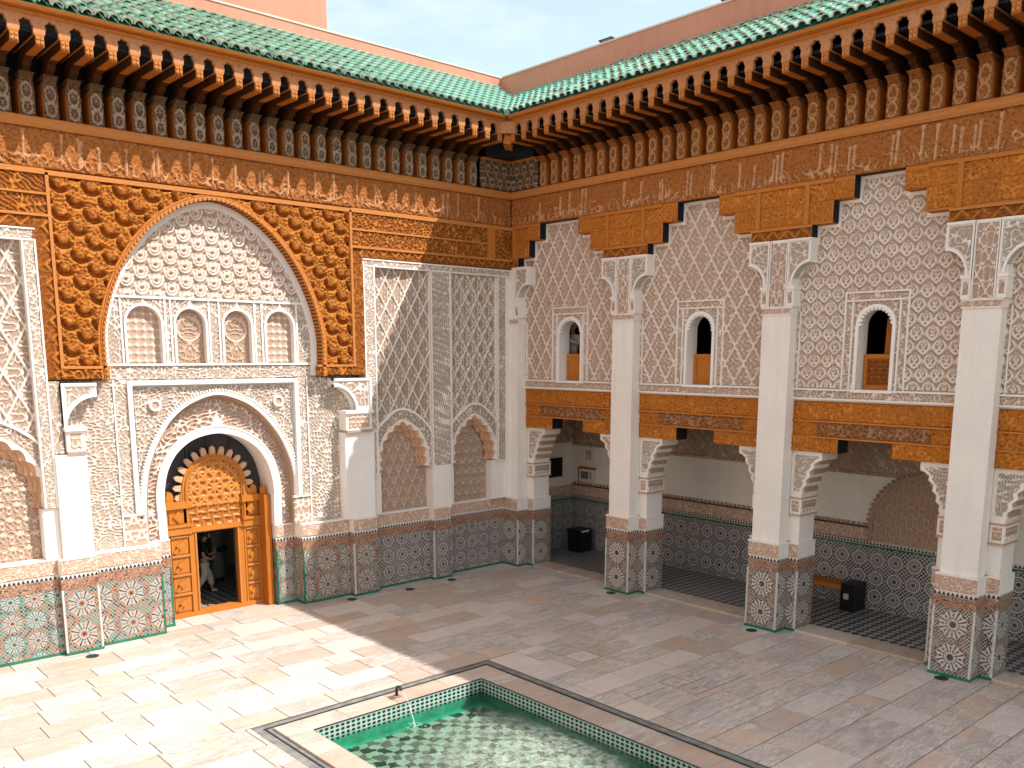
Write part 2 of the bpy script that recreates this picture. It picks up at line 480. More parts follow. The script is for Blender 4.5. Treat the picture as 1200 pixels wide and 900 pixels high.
class MB:
    def __init__(s): s.v, s.f, s.m, s.k = [], [], [], 0
    def add(s, vs, fs, mat=0):
        s.v.extend(vs)
        for f in fs: s.f.append([i + s.k for i in f]); s.m.append(mat)
        s.k += len(vs); return s
    def box(s, u0, u1, z0, z1, n0, n1, mat=0):
        vs = [(u, z, n) for n in (n0, n1) for z in (z0, z1) for u in (u0, u1)]
        return s.add(vs, [(0, 2, 3, 1), (4, 5, 7, 6), (0, 1, 5, 4), (2, 6, 7, 3), (0, 4, 6, 2), (1, 3, 7, 5)], mat)
    def prism(s, poly, n0, n1, mat=0):          # outline in (u,z), CCW seen from +n
        k = len(poly)
        vs = [(u, z, n0) for u, z in poly] + [(u, z, n1) for u, z in poly]
        fs = [list(range(k))[::-1], list(range(k, 2 * k))]
        fs += [(i, (i + 1) % k, (i + 1) % k + k, i + k) for i in range(k)]
        return s.add(vs, fs, mat)
    def profile(s, poly, u0, u1, mat=0):        # outline in (n,z) swept along u
        k = len(poly)
        vs = [(u0, z, n) for n, z in poly] + [(u1, z, n) for n, z in poly]
        fs = [list(range(k)), list(range(k, 2 * k))[::-1]]
        fs += [(i, i + k, (i + 1) % k + k, (i + 1) % k) for i in range(k)]
        return s.add(vs, fs, mat)
    def strip(s, A, B, mat=0):                  # quads between two polylines of (u,z,n)
        k = len(A)
        return s.add(list(A) + list(B), [(i, i + 1, i + 1 + k, i + k) for i in range(k - 1)], mat)
    def ring(s, A, B, n0, n1, mat=0):           # solid band between two (u,z) polylines
        k = len(A)
        vs = [(u, z, n1) for u, z in A] + [(u, z, n1) for u, z in B] + [(u, z, n0) for u, z in A] + [(u, z, n0) for u, z in B]
        fs = []
        for i in range(k - 1):
            fs += [(i, i + k, i + k + 1, i + 1), (i + 2 * k, i + 2 * k + 1, i + 3 * k + 1, i + 3 * k),
                   (i, i + 1, i + 2 * k + 1, i + 2 * k), (i + k, i + 3 * k, i + 3 * k + 1, i + k + 1)]
        fs += [(0, 2 * k, 3 * k, k), (k - 1, 2 * k - 1, 4 * k - 1, 3 * k - 1)]
        return s.add(vs, fs, mat)
    def mesh(s, name, mats, fr, origin, uvo=(0, 0), smooth=False):
        P = np.array(s.v, float)
        W = fr(P)
        me = bpy.data.meshes.new(name)
        me.from_pydata((W - np.array(origin)).tolist(), [], s.f)
        for mm in mats: me.materials.append(MATS[mm])
        if len(mats) > 1: me.polygons.foreach_set('material_index', s.m)
        uvl = me.uv_layers.new(name='UVMap')
        uv = np.empty((len(me.loops), 2)); i = 0
        for f in s.f:
            q = P[f]
            nn = np.cross(q[1] - q[0], q[2] - q[0]) if len(f) == 3 else np.cross(q[2] - q[0], q[3 % len(f)] - q[1])
            ax = np.argmax(np.abs(nn) + np.array([0, 0, 1e-9]))
            if ax == 2: c = q[:, :2] - np.array([uvo[0], uvo[1]])
            elif ax == 0: c = q[:, [2, 1]] - np.array([0, uvo[1]])
            else: c = q[:, [0, 2]] - np.array([uvo[0], 0])
            uv[i:i + len(f)] = c; i += len(f)
        uvl.data.foreach_set('uv', uv.ravel())
        if smooth: me.polygons.foreach_set('use_smooth', [True] * len(me.polygons))
        me.update()
        return me
    def build(s, name, mats, parent, fr=FA, origin=None, label=None, uvo=(0, 0), smooth=False, **kw):
        if isinstance(mats, str): mats = [mats]
        if origin is None: origin = WL[parent.name] if parent else (0, 0, 0)
        o = bpy.data.objects.new(name, s.mesh(name, mats, fr, origin, uvo, smooth))
        link(o, parent, origin)
        return meta(o, label, **kw)

def inst(src, parent, world):
    o = src.copy()
    for k in list(o.keys()):
        if k in ('label', 'category', 'group', 'kind'): del o[k]
    return link(o, parent, world)

def box(name, mat, parent, fr, u0, u1, z0, z1, n0, n1, **kw):
    return MB().box(u0, u1, z0, z1, n0, n1).build(name, mat, parent, fr, **kw)

# ------------------------------------------------------------------ carved relief as height fields
def gf(u, z, k, seed):
    r = np.random.RandomState(seed)
    s = np.zeros_like(u)
    for i in range(9):
        a = r.uniform(0, 2 * math.pi); kk = k * r.uniform(.75, 1.2); ph = r.uniform(0, 6.28)
        s += np.cos(u * kk * math.cos(a) + z * kk * math.sin(a) + ph)
    return s / 2.1
def sm(x, a, b):
    t = np.clip((x - a) / (b - a), 0, 1)
    return t * t * (3 - 2 * t)
def curls(u, z, k, seed, w=.34):
    return 1 - sm(np.abs(gf(u, z, k, seed)), w * .55, w * 1.25)
def cellwise(u, z, a, b, k, seed, w=.34, stag=True):
    """a motif mirrored about the middle of each cell"""
    if stag:
        row = np.floor(z / b); u = u + (row % 2) * a / 2
    ul = np.abs((u / a) % 1 - .5) * a
    zl = ((z / b) % 1) * b
    return curls(ul, zl, k, seed, w)
def sebka(u, z, a, b, w=.07, wig=.06, m=2):
    s = u / a + z / b; t = u / a - z / b
    s2 = s + wig * np.sin(2 * math.pi * m * t); t2 = t + wig * np.sin(2 * math.pi * m * s)
    d = np.minimum(np.abs(s2 - np.round(s2)), np.abs(t2 - np.round(t2)))
    return 1 - sm(d, w * .6, w * 1.35)

def relief(name, mat, parent, fr, u0, u1, z0, z1, n0, hf, res=.025, mask=None, amp=.03, skirt=.08, label=None):
    """hf(u,z) -> (height 0..1, tint 0..1); keeps the faces whose centre passes mask(u,z)"""
    nu = max(2, int(round((u1 - u0) / res)) + 1); nz = max(2, int(round((z1 - z0) / res)) + 1)
    uu, zz = np.meshgrid(np.linspace(u0, u1, nu), np.linspace(z0, z1, nz))
    h, tint = hf(uu, zz)
    P = np.stack([uu.ravel(), zz.ravel(), (n0 + amp * h).ravel()], 1)
    idx = np.arange(nu * nz).reshape(nz, nu)
    q = np.stack([idx[:-1, :-1], idx[:-1, 1:], idx[1:, 1:], idx[1:, :-1]], -1).reshape(-1, 4)
    tint = tint.ravel()
    if mask is not None:
        c = P[q].mean(1)
        q = q[mask(c[:, 0], c[:, 1])]
        used = np.unique(q); rm = -np.ones(len(P), int); rm[used] = np.arange(len(used))
        P, tint, q = P[used], tint[used], rm[q]
    elif skirt:
        loop = np.concatenate([idx[0, :], idx[1:, -1], idx[-1, -2::-1], idx[-2:0:-1, 0]])
        S = P[loop].copy(); S[:, 2] = n0 - skirt
        k = len(P); j = np.arange(len(loop)); j2 = (j + 1) % len(loop)
        q = np.concatenate([q, np.stack([loop[j2], loop[j], j + k, j2 + k], 1)])
        P = np.concatenate([P, S]); tint = np.concatenate([tint, tint[loop]])
    W = fr(P) - np.array(WL[parent.name] if parent else (0, 0, 0))
    me = bpy.data.meshes.new(name)
    me.vertices.add(len(W)); me.vertices.foreach_set('co', W.ravel())
    me.loops.add(q.size); me.loops.foreach_set('vertex_index', q.ravel().astype(np.int32))
    me.polygons.add(len(q)); me.polygons.foreach_set('loop_start', np.arange(0, q.size, 4, dtype=np.int32))
    me.polygons.foreach_set('loop_total', np.full(len(q), 4, np.int32))
    me.materials.append(MATS[mat])
    uv = me.uv_layers.new(name='UVMap'); uv.data.foreach_set('uv', P[q.ravel()][:, :2].ravel())
    at = me.attributes.new('relief', 'FLOAT', 'POINT'); at.data.foreach_set('value', tint)
    me.update(); me.validate()
    o = bpy.data.objects.new(name, me)
    link(o, parent, WL[parent.name] if parent else (0, 0, 0))
    return meta(o, label)

def inside(poly):
    px = np.array([p[0] for p in poly]); pz = np.array([p[1] for p in poly])
    def f(u, z):
        r = np.zeros(u.shape, bool); j = len(px) - 1
        for i in range(len(px)):
            c = ((pz[i] > z) != (pz[j] > z)) & (u < (px[j] - px[i]) * (z - pz[i]) / (pz[j] - pz[i] + 1e-12) + px[i])
            r ^= c; j = i
        return r
    return f

def smooth_poly(pts, n=6):
    """Catmull-Rom through the points"""
    P = [np.array(p, float) for p in pts]; P = [2 * P[0] - P[1]] + P + [2 * P[-1] - P[-2]]
    out = []
    for i in range(1, len(P) - 2):
        for k in range(n):
            t = k / n
            a, b, c, d = P[i - 1:i + 3]
            out.append(tuple(.5 * (2 * b + (c - a) * t + (2 * a - 5 * b + 4 * c - d) * t * t + (3 * b - a - 3 * c + d) * t ** 3)))
    out.append(tuple(P[-2])); return out
def offset_poly(pl, d):
    """shift an open (u,z) polyline to its left by d"""
    P = np.array(pl); T = np.gradient(P, axis=0); T /= np.linalg.norm(T, axis=1)[:, None] + 1e-9
    return [tuple(x) for x in P + d * np.stack([-T[:, 1], T[:, 0]], 1)]

# frequently used height functions -> (height, tint)
def H_curl(k, seed, w=.34):
    def f(u, z): h = curls(u, z, k, seed, w); return h, h
    return f
def H_cell(a, b, k, seed, w=.34, stag=True):
    def f(u, z): h = cellwise(u, z, a, b, k, seed, w, stag); return h, h
    return f
def H_sebka(a, b, k, seed, w=.07, wig=.06, m=2, fill=.5, u0=0, z0=0):
    def f(u, z):
        r = sebka(u - u0, z - z0, a, b, w, wig, m)
        s = (u - u0) / a + (z - z0) / b; t = (u - u0) / a - (z - z0) / b
        ls = s % 1; lt = t % 1
        cu = np.abs(ls - lt) * a / 2; cz = (ls + lt) * b / 2
        c = curls(cu * .9, cz * .55, k, seed, .36) * (1 - r)
        h = np.maximum(r, c * fill)
        return h, np.maximum(r, c * .82)
    return f

# ================================================================== ground
ground = box('ground', 'grout', None, FG, -40, 22, -40, 22, -1.0, -.75, kind='structure')
floor = thing('courtyard_floor', 'courtyard floor of pale veined marble slabs', 'floor', (0, 0, 0), kind='structure')
PX0, PX1, PY1 = -11.32, -6.08, -6.12           # outer edge of the channel round the basin
MB().box(-40, PX0, -40, 1.0, -.7, -.012).box(PX1, .5, -40, 1.0, -.7, -.012).box(PX0, PX1, PY1, 1.0, -.7, -.012) \
    .build('slab_bed', 'grout', floor, FG)

COVERS = [(-4.78, -3.60, -7.55, -6.42), (-4.47, -3.58, -10.2, -9.3)]
def in_view(x0, x1, y0, y1, z=0, pad=30):
    pts = [project((x, y, z)) for x in (x0, (x0 + x1) / 2, x1) for y in (y0, (y0 + y1) / 2, y1)]
    return any(-pad < a < 1200 + pad and -pad < b < 900 + pad for a, b in pts)

def slab(name, mat, parent, x0, x1, y0, y1, top, t=.03, gap=.009):
    b = .006
    m = MB()
    x0 += gap; x1 -= gap; y0 += gap; y1 -= gap
    A = [(x0, y0), (x1, y0), (x1, y1), (x0, y1)]
    B = [(x0 + b, y0 + b), (x1 - b, y0 + b), (x1 - b, y1 - b), (x0 + b, y1 - b)]
    vs = [(*p, top - t) for p in A] + [(*p, top - b * .6) for p in A] + [(*p, top) for p in B]
    fs = [(8, 9, 10, 11)]
    for i in range(4):
        j = (i + 1) % 4
        fs += [(i, j, j + 4, i + 4), (i + 4, j + 4, j + 8, i + 8)]
    m.add(vs, fs)
    return m.build(name, mat, parent, FG)

rows = []
y = 1.0
while y > -17:
    h = rng.choice((.58, .66, .74, .82))
    rows.append((y - h, y)); y -= h
def cut(x0, x1, y0, y1, rects):
    """the pieces of a slab left outside the rectangles"""
    out = [(x0, x1, y0, y1)]
    for (a, b, c, d) in rects:
        nxt = []
        for (p, q, r, s) in out:
            if q <= a or p >= b or s <= c or r >= d: nxt.append((p, q, r, s)); continue
            if r < c: nxt.append((p, q, r, c))
            if s > d: nxt.append((p, q, d, s))
            r2, s2 = max(r, c), min(s, d)
            if p < a: nxt.append((p, a, r2, s2))
            if q > b: nxt.append((b, q, r2, s2))
        out = nxt
    return [o for o in out if o[1] - o[0] > .06 and o[3] - o[2] > .05]
HOLES = [(PX0, PX1, -40, PY1)] + COVERS
for (ya, yb) in rows:
    x = -16 - rng.random()
    while x < .32:
        l = rng.choice((.7, 1.0, 1.2, 1.45, 1.8))
        xe = min(x + l, .34)
        for (p, q, r, s) in cut(x, xe, ya, yb, HOLES):
            if in_view(p, q, r, s):
                slab('marble_slab', 'marble', floor, p, q, r, s, rng.uniform(-.0015, .0015))
        x += l

for i, (x0, x1, y0, y1) in enumerate(COVERS):
    lb = ('larger square marble access cover with four slots nearer the gallery corner', 'smaller marble access cover with four slots beside the basin channel')[i]
    t = thing('access_cover', lb, 'drain cover', ((x0 + x1) / 2, (y0 + y1) / 2, 0), 'slotted marble access covers in the floor')
    MB().box(x0 + .012, x1 - .012, y0 + .012, y1 - .012, -.05, -.02).build('cover_bed', 'channel_stone', t, FG)
    xm, ym = (x0 + x1) / 2, (y0 + y1) / 2
    for (a, b) in ((x0, xm), (xm, x1)):
        for (c, d) in ((y0, ym), (ym, y1)):
            cx, cy = (a + b) / 2, (c + d) / 2
            m = MB(); g = .016
            m.box(a + g, cx - .10, c + g, d - g, -.05, .002).box(cx + .10, b - g, c + g, d - g, -.05, .002)
            m.box(cx - .10, cx + .10, c + g, cy - .016, -.05, .002).box(cx - .10, cx + .10, cy + .016, d - g, -.05, .002)
            m.build('slotted_slab', 'marble', t, FG)

DR = [(-12.09, -.46, 'dark floor drain beside the leftmost tiled pilaster'), (-5.67, -.22, 'dark floor drain near the right jamb of the wooden doorway'),
      (-3.97, -.38, 'dark floor drain at the foot of the left shaded niche'), (-2.49, -.30, 'dark floor drain before the pilaster between the two niches'),
      (-.22, -4.22, 'dark floor drain at the foot of the first free pillar from the corner'), (-.29, -8.6, 'dark floor drain at the foot of the middle pillar'),
      (-.21, -12.86, 'dark floor drain at the foot of the rightmost pillar')]
for (x, yy, lb) in DR:
    t = thing('floor_drain', lb, 'drain', (x, yy, 0), 'small round floor drains')
    n = 20
    rim = [(x + .13 * math.cos(a), yy + .13 * math.sin(a)) for a in [2 * math.pi * i / n for i in range(n + 1)]]
    rin = [(x + .105 * math.cos(a), yy + .105 * math.sin(a)) for a in [2 * math.pi * i / n for i in range(n + 1)]]
    MB().ring(rin, rim, -.01, .008).build('rim', 'metal_dark', t, FG)
    m = MB().prism(rin[:-1], -.01, .003)
    for k in (-.06, -.02, .02, .06): m.box(x - .07, x + .07, yy + k - .009, yy + k + .009, .003, .007)
    m.build('grate', 'drain_metal', t, FG)

# ================================================================== basin
IX0, IX1, IY = -10.58, -6.93, -6.92
YS = -17.0
pool = thing('basin', 'rectangular sunken courtyard basin with marble kerb and mosaic sides', 'basin', (-8.75, -10, 0))
m = MB()
m.box(PX0 + .004, PX1 - .004, PY1 - .26, PY1 - .004, -.7, -.025).box(PX0 + .004, PX0 + .27, YS, PY1 - .26, -.7, -.025).box(PX1 - .27, PX1 - .004, YS, PY1 - .26, -.7, -.025)
m.build('channel', 'channel_stone', pool, FG)
m = MB()
m.box(PX0 + .16, PX1 - .16, PY1 - .17, PY1 - .145, -.03, -.012).box(PX0 + .17, PX0 + .195, YS, PY1 - .17, -.03, -.012).box(PX1 - .185, PX1 - .16, YS, PY1 - .17, -.03, -.012)
m.build('channel_grate', 'metal_dark', pool, FG)
def kerb_run(x0, x1, y0, y1, along):
    a, e = (x0, x1) if along == 'x' else (y0, y1)
    while a < e - .05:
        l = min(rng.choice((1.0, 1.2, 1.4)), e - a)
        if e - a - l < .3: l = e - a
        r = (a, a + l, y0, y1) if along == 'x' else (x0, x1, a, a + l)
        if in_view(*r): slab('kerb_slab', 'marble_kerb', pool, *r, .018, .2, .004)
        a += l
kerb_run(PX0 + .28, PX1 - .28, IY, PY1 - .27, 'x')
kerb_run(PX0 + .28, IX0, YS, IY - .001, 'y')
kerb_run(IX1, PX1 - .28, YS, IY - .001, 'y')
DEP = -.46
FPX = lambda p: np.stack([-np.ones(len(p)) * 0 + p[:, 2] * -1, -p[:, 0], p[:, 1]], 1)
# tiled sides: the far one faces -Y, the right one -X, the left one +X
MB().box(IX0, IX1, -.27, .012, -IY - .25, -IY + .008).build('tile_side', 'pool_wall_tile', pool, FA)
MB().box(-IY, -YS, -.27, .012, -IX1 - .25, -IX1 + .008).build('tile_side', 'pool_wall_tile', pool, FB)
MB().box(IX0 - .2, IX0 + .004, YS, IY, -.27, .012).build('tile_side', 'pool_wall_tile', pool, FG)
MB().box(IX0, IX1, IY - .012, IY + .2, DEP, -.272).box(IX1 - .012, IX1 + .2, YS, IY - .013, DEP, -.272).box(IX0 - .2, IX0 + .012, YS, IY - .013, DEP, -.272).build('green_skirting', 'green_pool', pool, FG)
MB().box(IX0, IX1, YS, IY, DEP - .1, DEP).build('basin_bed', 'green_pool', pool, FG)
MB().box(IX0 + .13, IX1 - .13, YS, IY - .13, DEP - .05, DEP + .004).build('mosaic_floor', 'pool_floor_tile', pool, FG)
MB().box(IX0 + .005, IX1 - .005, IY - .016, IY - .0, .013, .03).box(IX1 - .018, IX1 - .002, YS, IY - .02, .013, .03).build('dark_edge', 'metal_dark', pool, FG)
nx, ny = 60, 120
wat = MB()
for j in range(ny + 1):
    for i in range(nx + 1):
        X = IX0 + (IX1 - IX0) * i / nx; Y = YS + (IY - YS) * j / ny
        d = math.hypot(X + 8.95, Y + 7.55)
        zz = -.22 + .010 * math.cos(d * 17) * math.exp(-d * .9) + .003 * math.sin(X * 9 + Y * 5) + .003 * math.sin(Y * 11 - X * 4)
        wat.v.append((X, Y, zz))
wat.f = [[j * (nx + 1) + i, j * (nx + 1) + i + 1, (j + 1) * (nx + 1) + i + 1, (j + 1) * (nx + 1) + i] for j in range(ny) for i in range(nx)]
wat.m = [0] * len(wat.f)
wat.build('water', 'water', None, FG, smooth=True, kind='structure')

def tube(pts, r, n=8):
    """round bar through world points; r number or list"""
    m = MB(); P = [Vector(p) for p in pts]; k = len(P)
    rs = r if isinstance(r, (list, tuple)) else [r] * k
    for i, p in enumerate(P):
        d = (P[min(i + 1, k - 1)] - P[max(i - 1, 0)]).normalized()
        a = d.orthogonal().normalized() if i == 0 else (pa - d * pa.dot(d)).normalized()
        pa = a; b = d.cross(a)
        for j in range(n):
            q = p + rs[i] * (a * math.cos(2 * math.pi * j / n) + b * math.sin(2 * math.pi * j / n))
            m.v.append(tuple(q))
    for i in range(k - 1):
        for j in range(n):
            m.f.append([i * n + j, i * n + (j + 1) % n, (i + 1) * n + (j + 1) % n, (i + 1) * n + j])
    m.f += [list(range(n))[::-1], list(range((k - 1) * n, k * n))]
    m.m = [0] * len(m.f); m.k = len(m.v)
    return m
SPX, SPY = -8.70, -6.62
sp = thing('water_spout', 'small metal spout on the sunlit kerb feeding the basin', 'spout', (SPX, SPY, .02))
MB().box(SPX - .07, SPX + .07, SPY - .06, SPY + .06, .018, .045).build('base_plate', 'brass', sp, FG)
tube([(SPX, SPY, .03), (SPX, SPY, .17), (SPX - .01, SPY - .05, .235), (SPX - .02, SPY - .15, .245), (SPX - .03, SPY - .20, .215)], .028).build('nozzle', 'metal_dark', sp, FG, smooth=True)
jp = [(SPX - .03 - .2 * t, SPY - .20 - .72 * t, .21 + .02 * t - .50 * t * t) for t in [i / 10 for i in range(11)]]
jet = tube(jp, [.007 + .006 * i / 10 for i in range(11)], 6)
for i in range(26):
    a = rng.uniform(0, 6.28); rr = rng.uniform(0, .22) ** 1.0; s = rng.uniform(.008, .022)
    cx, cy, cz = jp[-1][0] + rr * math.cos(a), jp[-1][1] + rr * math.sin(a), -.212 + rng.uniform(0, .10) * (1 - rr / .22)
    jet.add([(cx - s, cy, cz), (cx, cy - s, cz), (cx + s, cy, cz), (cx, cy + s, cz), (cx, cy, cz + s), (cx, cy, cz - s)],
            [(0, 1, 4), (1, 2, 4), (2, 3, 4), (3, 0, 4), (1, 0, 5), (2, 1, 5), (3, 2, 5), (0, 3, 5)])
jet.build('water_jet', 'foam', None, FG, label='thin arc of water splashing from the spout into the basin', cat='water jet')

opp = thing('opposite_wall', 'sunlit wall on the far side of the court, behind the viewer', 'wall', (-18.9, -8, 0), kind='structure')
box('lower_wall', 'plaster_bright', opp, FG, -19.4, -18.6, -17.2, -.2, -.7, 8.6)
box('upper_boarding', 'wood', opp, FG, -19.4, -18.58, -17.2, -.2, 8.6, 12.2)

# ================================================================== left facade (plane Y = 0)
wallA = thing('entrance_wall', 'tall carved stucco and cedar facade around the arched wooden doorway', 'wall', (-8.7, .6, 0))
UC = -8.68
m = MB()
m.box(-16, -10.02, -.7, 13.3, -1.4, -.64).box(-7.28, .86, -.7, 13.3, -1.4, -.64).box(-10.02, -7.28, 4.5, 13.3, -1.4, -.64)
m.build('core', 'plaster', wallA, FA)

def dado(parent, fr, u0, u1, nf, zmat, zc=.735, back=-.64, base=True, edges=(0, 0), green=False, top=2.05, uc=None):
    """the tiled foot of a wall or pillar: base strip, cut-tile mosaic, script tiles, merlons, carved plaster band"""
    uc = (u0 + u1) / 2 if uc is None else uc
    if base: box('base_strip', 'green_glaze', parent, fr, u0 - .008, u1 + .008, 0, .06, back, nf + .014)
    MB().box(u0, u1, .06, 1.40, back, nf).build('mosaic', zmat, parent, fr, uvo=(uc, zc - .33))
    MB().box(u0 + .002, u1 - .002, 1.40, 1.62, back, nf + .006).build('script_tiles', 'script_tile', parent, fr)
    MB().box(u0 - .002, u1 + .002, 1.62, 1.70, back, nf + .012).build('merlon_tiles', 'merlon', parent, fr)
    MB().box(u0, u1, 1.70, 2.02, back, nf + .004).build('band_backing', 'plaster', parent, fr)
    relief('carved_band', 'stucco_band', parent, fr, u0 + .01, u1 - .01, 1.72, 2.0, nf + .012, H_curl(58, 5, .45), .02, amp=.014, skirt=.02)
    box('band_lip', 'plaster', parent, fr, u0 - .004, u1 + .004, 2.02, 2.05, back, nf + .03)
    em = 'green_glaze' if green else 'white_edge'
    if edges[0]: box('corner_strip', em, parent, fr, u0 - .004, u0 + .035, .06, 1.40, nf - .03, nf + .008)
    if edges[1]: box('corner_strip', em, parent, fr, u1 - .035, u1 + .004, .06, 1.40, nf - .03, nf + .008)

dado(wallA, FA, -15.2, -12.47, -.05, 'zellij_small')
dado(wallA, FA, -12.47, -11.74, .10, 'zellij_large', edges=(1, 1))
dado(wallA, FA, -11.74, -10.33, -.08, 'zellij_large', edges=(0, 1), green=True)
dado(wallA, FA, -10.33, -9.96, -.52, 'zellij_small', back=-1.2, edges=(0, 1), green=True)
dado(wallA, FA, -7.32, -6.80, -.56, 'zellij_small', back=-1.2, edges=(1, 0), green=True)
dado(wallA, FA, -6.80, -5.45, -.17, 'zellij_large', edges=(1, 0), green=True)
dado(wallA, FA, -5.45, -4.72, .04, 'zellij_large', edges=(1, 0))
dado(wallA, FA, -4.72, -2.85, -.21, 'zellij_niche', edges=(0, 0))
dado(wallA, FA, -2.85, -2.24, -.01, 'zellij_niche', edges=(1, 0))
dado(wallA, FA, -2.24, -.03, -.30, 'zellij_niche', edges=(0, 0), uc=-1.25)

# ---- shafts of the pilasters
box('pilaster_shaft', 'plaster_bright', wallA, FA, -12.36, -11.76, 2.05, 4.18, -.3, .07)
box('pilaster_shaft', 'plaster_bright', wallA, FA, -5.60, -4.76, 2.05, 4.26, -.3, .02)
box('pilaster_shaft', 'plaster', wallA, FA, -2.84, -2.20, 2.05, 3.18, -.64, -.03)
box('pilaster_shaft', 'plaster', wallA, FA, -.62, -.02, 2.05, 3.18, -.64, -.12)
box('pilaster_shaft', 'plaster_bright', wallA, FA, -12.66, -12.365, 2.05, 3.1, -.64, -.05)

# ---- capitals of the two pilasters beside the doorway
def capital_A(u0, u1, zb, side):
    box('capital_block', 'stucco_white', wallA, FA, u0 + .02, u1 - .02, zb, zb + .06, -.3, .10)
    m = MB().box(u0 + .02, u1 - .02, zb + .06, zb + .48, -.3, .06)
    m.build('capital_block', 'plaster', wallA, FA)
    relief('capital_carving', 'stucco_band', wallA, FA, u0 + .10, u1 - .10, zb + .13, zb + .42, .065, H_cell(.14, .3, 30, 3, .45), .02, amp=.02)
    box('capital_ledge', 'plaster_bright', wallA, FA, u0 - .01, u1 + .01, zb + .48, zb + .56, -.3, .12)
    z0, z1 = zb + .56, 5.62
    ua, ub = (u0, u1 + .28) if side > 0 else (u0 - .28, u1)
    # a carved spandrel with a quarter arch cut out of its inner lower corner
    cx = ub if side > 0 else ua
    rr = .62
    arc = [(cx - side * rr * math.cos(a), z0 - .02 + rr * math.sin(a)) for a in [i * math.pi / 2 / 10 for i in range(11)]]
    if side > 0: poly = [(ua, z0)] + arc + [(ub, z1), (ua, z1)]
    else: poly = [(ub, z1), (ua, z1)] + arc[::-1] + [(ub, z0)]
    MB().prism(poly, -.28, .03).build('bracket', 'plaster_bright', wallA, FA)
    ins = inside(poly)
    relief('bracket_carving', 'stucco_white', wallA, FA, min(ua, ub) + .1, max(ua, ub) - .1, z0 + .1, z1 - .1, .034, H_curl(30, 9, .4), .02,
           mask=lambda u, z: ins(u, z) & (np.hypot(u - cx, z - z0 + .02) > rr + .09), amp=.02)
    o = [(cx - side * (rr + .05) * math.cos(a), z0 - .02 + (rr + .05) * math.sin(a)) for a in [i * math.pi / 2 / 10 for i in range(11)]]
    MB().ring(arc, o, -.1, .055).build('arch_rim', 'plaster_bright', wallA, FA)
    for (a, b, c, d) in ((ua, ub, z1 - .06, z1), (ua if side > 0 else ub - .06, ua + .06 if side > 0 else ub, z0, z1 - .06)):
        box('bracket_frame', 'plaster_bright', wallA, FA, a, b, c, d, -.1, .07)
capital_A(-12.14, -11.74, 4.18, +1)
capital_A(-5.60, -4.80, 4.26, -1)
relief('stucco_strip', 'stucco_white', wallA, FA, -12.40, -12.15, 4.2, 5.66, -.02, H_curl(30, 4), .022, amp=.02)
relief('stucco_strip', 'stucco_white', wallA, FA, -4.80, -4.72, 4.26, 5.66, -.02, H_curl(30, 4), .022, amp=.02)

# ---- lattice panels over blind niches
def niche_panel(u0, u1, arch, apexz, seed, back_n, back_z=(2.05, 5.0), lat=(.40, .70), mask_lo=None, spring=None):
    """lattice panel, a lobed arch plate, stepped muqarnas under it and the carved back of the niche"""
    ar = smooth_poly(arch, 6)
    closed = [(arch[0][0], 1.9)] + ar + [(arch[-1][0], 1.9)]
    outer = offset_poly(ar, .30)
    oc = [(outer[0][0], 1.9)] + outer + [(outer[-1][0], 1.9)]
    io, ii = inside(oc), inside(closed)
    relief('lattice_panel', 'stucco_lattice', wallA, FA, u0, u1, 3.2, 8.36, -.14, H_sebka(lat[0], lat[1], 50, seed, .052, .0, 2, .55, u0=u0, z0=3.2), .019,
           mask=lambda u, z: ~io(u, z), amp=.04)
    relief('arch_spandrel', 'stucco_lattice', wallA, FA, u0 + .01, u1 - .01, 3.15, apexz + .36, -.10, H_curl(44, seed + 1, .42), .019,
           mask=lambda u, z: io(u, z) & ~ii(u, z), amp=.025)
    MB().ring(outer, offset_poly(ar, .355), -.16, -.06).build('arch_rim', 'plaster', wallA, FA)
    # lobed edge and muqarnas tiers
    def lobed(d, amp, n):
        base = offset_poly(ar, d) if d else ar
        P = np.array(base); L_ = np.concatenate([[0], np.cumsum(np.linalg.norm(np.diff(P, axis=0), axis=1))]); tot = L_[-1]
        q = []
        for i in range(n * 6 + 1):
            s = tot * i / (n * 6); x = np.interp(s, L_, P[:, 0]); z = np.interp(s, L_, P[:, 1])
            k = amp * abs(math.sin(math.pi * s / tot * n)); c = np.array([np.mean(P[:, 0]), P[0, 1]])
            dvec = np.array([x, z]) - c; dvec /= np.linalg.norm(dvec) + 1e-9
            q.append((x + dvec[0] * (k - amp), z + dvec[1] * (k - amp)))
        return q
    N = 11
    prev = None
    for t in range(4):
        e = lobed(-.075 * t, .075, N - t)
        base = lobed(.06, 0, N - t)
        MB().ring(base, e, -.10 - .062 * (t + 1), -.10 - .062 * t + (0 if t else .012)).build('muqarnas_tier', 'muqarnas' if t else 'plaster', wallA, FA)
    relief('niche_back', 'stucco_tan', wallA, FA, u0 - .02, u1 + .02, 2.05, apexz + .1, back_n, H_cell(.30, .30, 40, seed + 2, .42), .019, amp=.03)
    for k in (-1, 1):
        pass

niche_panel(-4.60, -2.84, [(-4.50, 3.22), (-4.50, 3.62), (-4.36, 4.02), (-4.10, 4.28), (-3.79, 4.46), (-3.42, 4.30), (-3.14, 4.02), (-2.98, 3.62), (-2.96, 3.22)], 4.5, 11, -.36)
niche_panel(-2.16, -.50, [(-2.06, 3.22), (-2.06, 3.62), (-1.94, 4.02), (-1.66, 4.30), (-1.30, 4.52), (-.94, 4.30), (-.68, 4.02), (-.52, 3.62), (-.50, 3.22)], 4.52, 12, -.42)
niche_panel(-15.0, -12.62, [(-14.55, 3.12), (-14.58, 3.55), (-14.42, 4.0), (-14.1, 4.36), (-13.55, 4.62), (-13.0, 4.36), (-12.72, 4.0), (-12.54, 3.55), (-12.52, 3.12)], 4.66, 13, -.34, lat=(.47, .88))

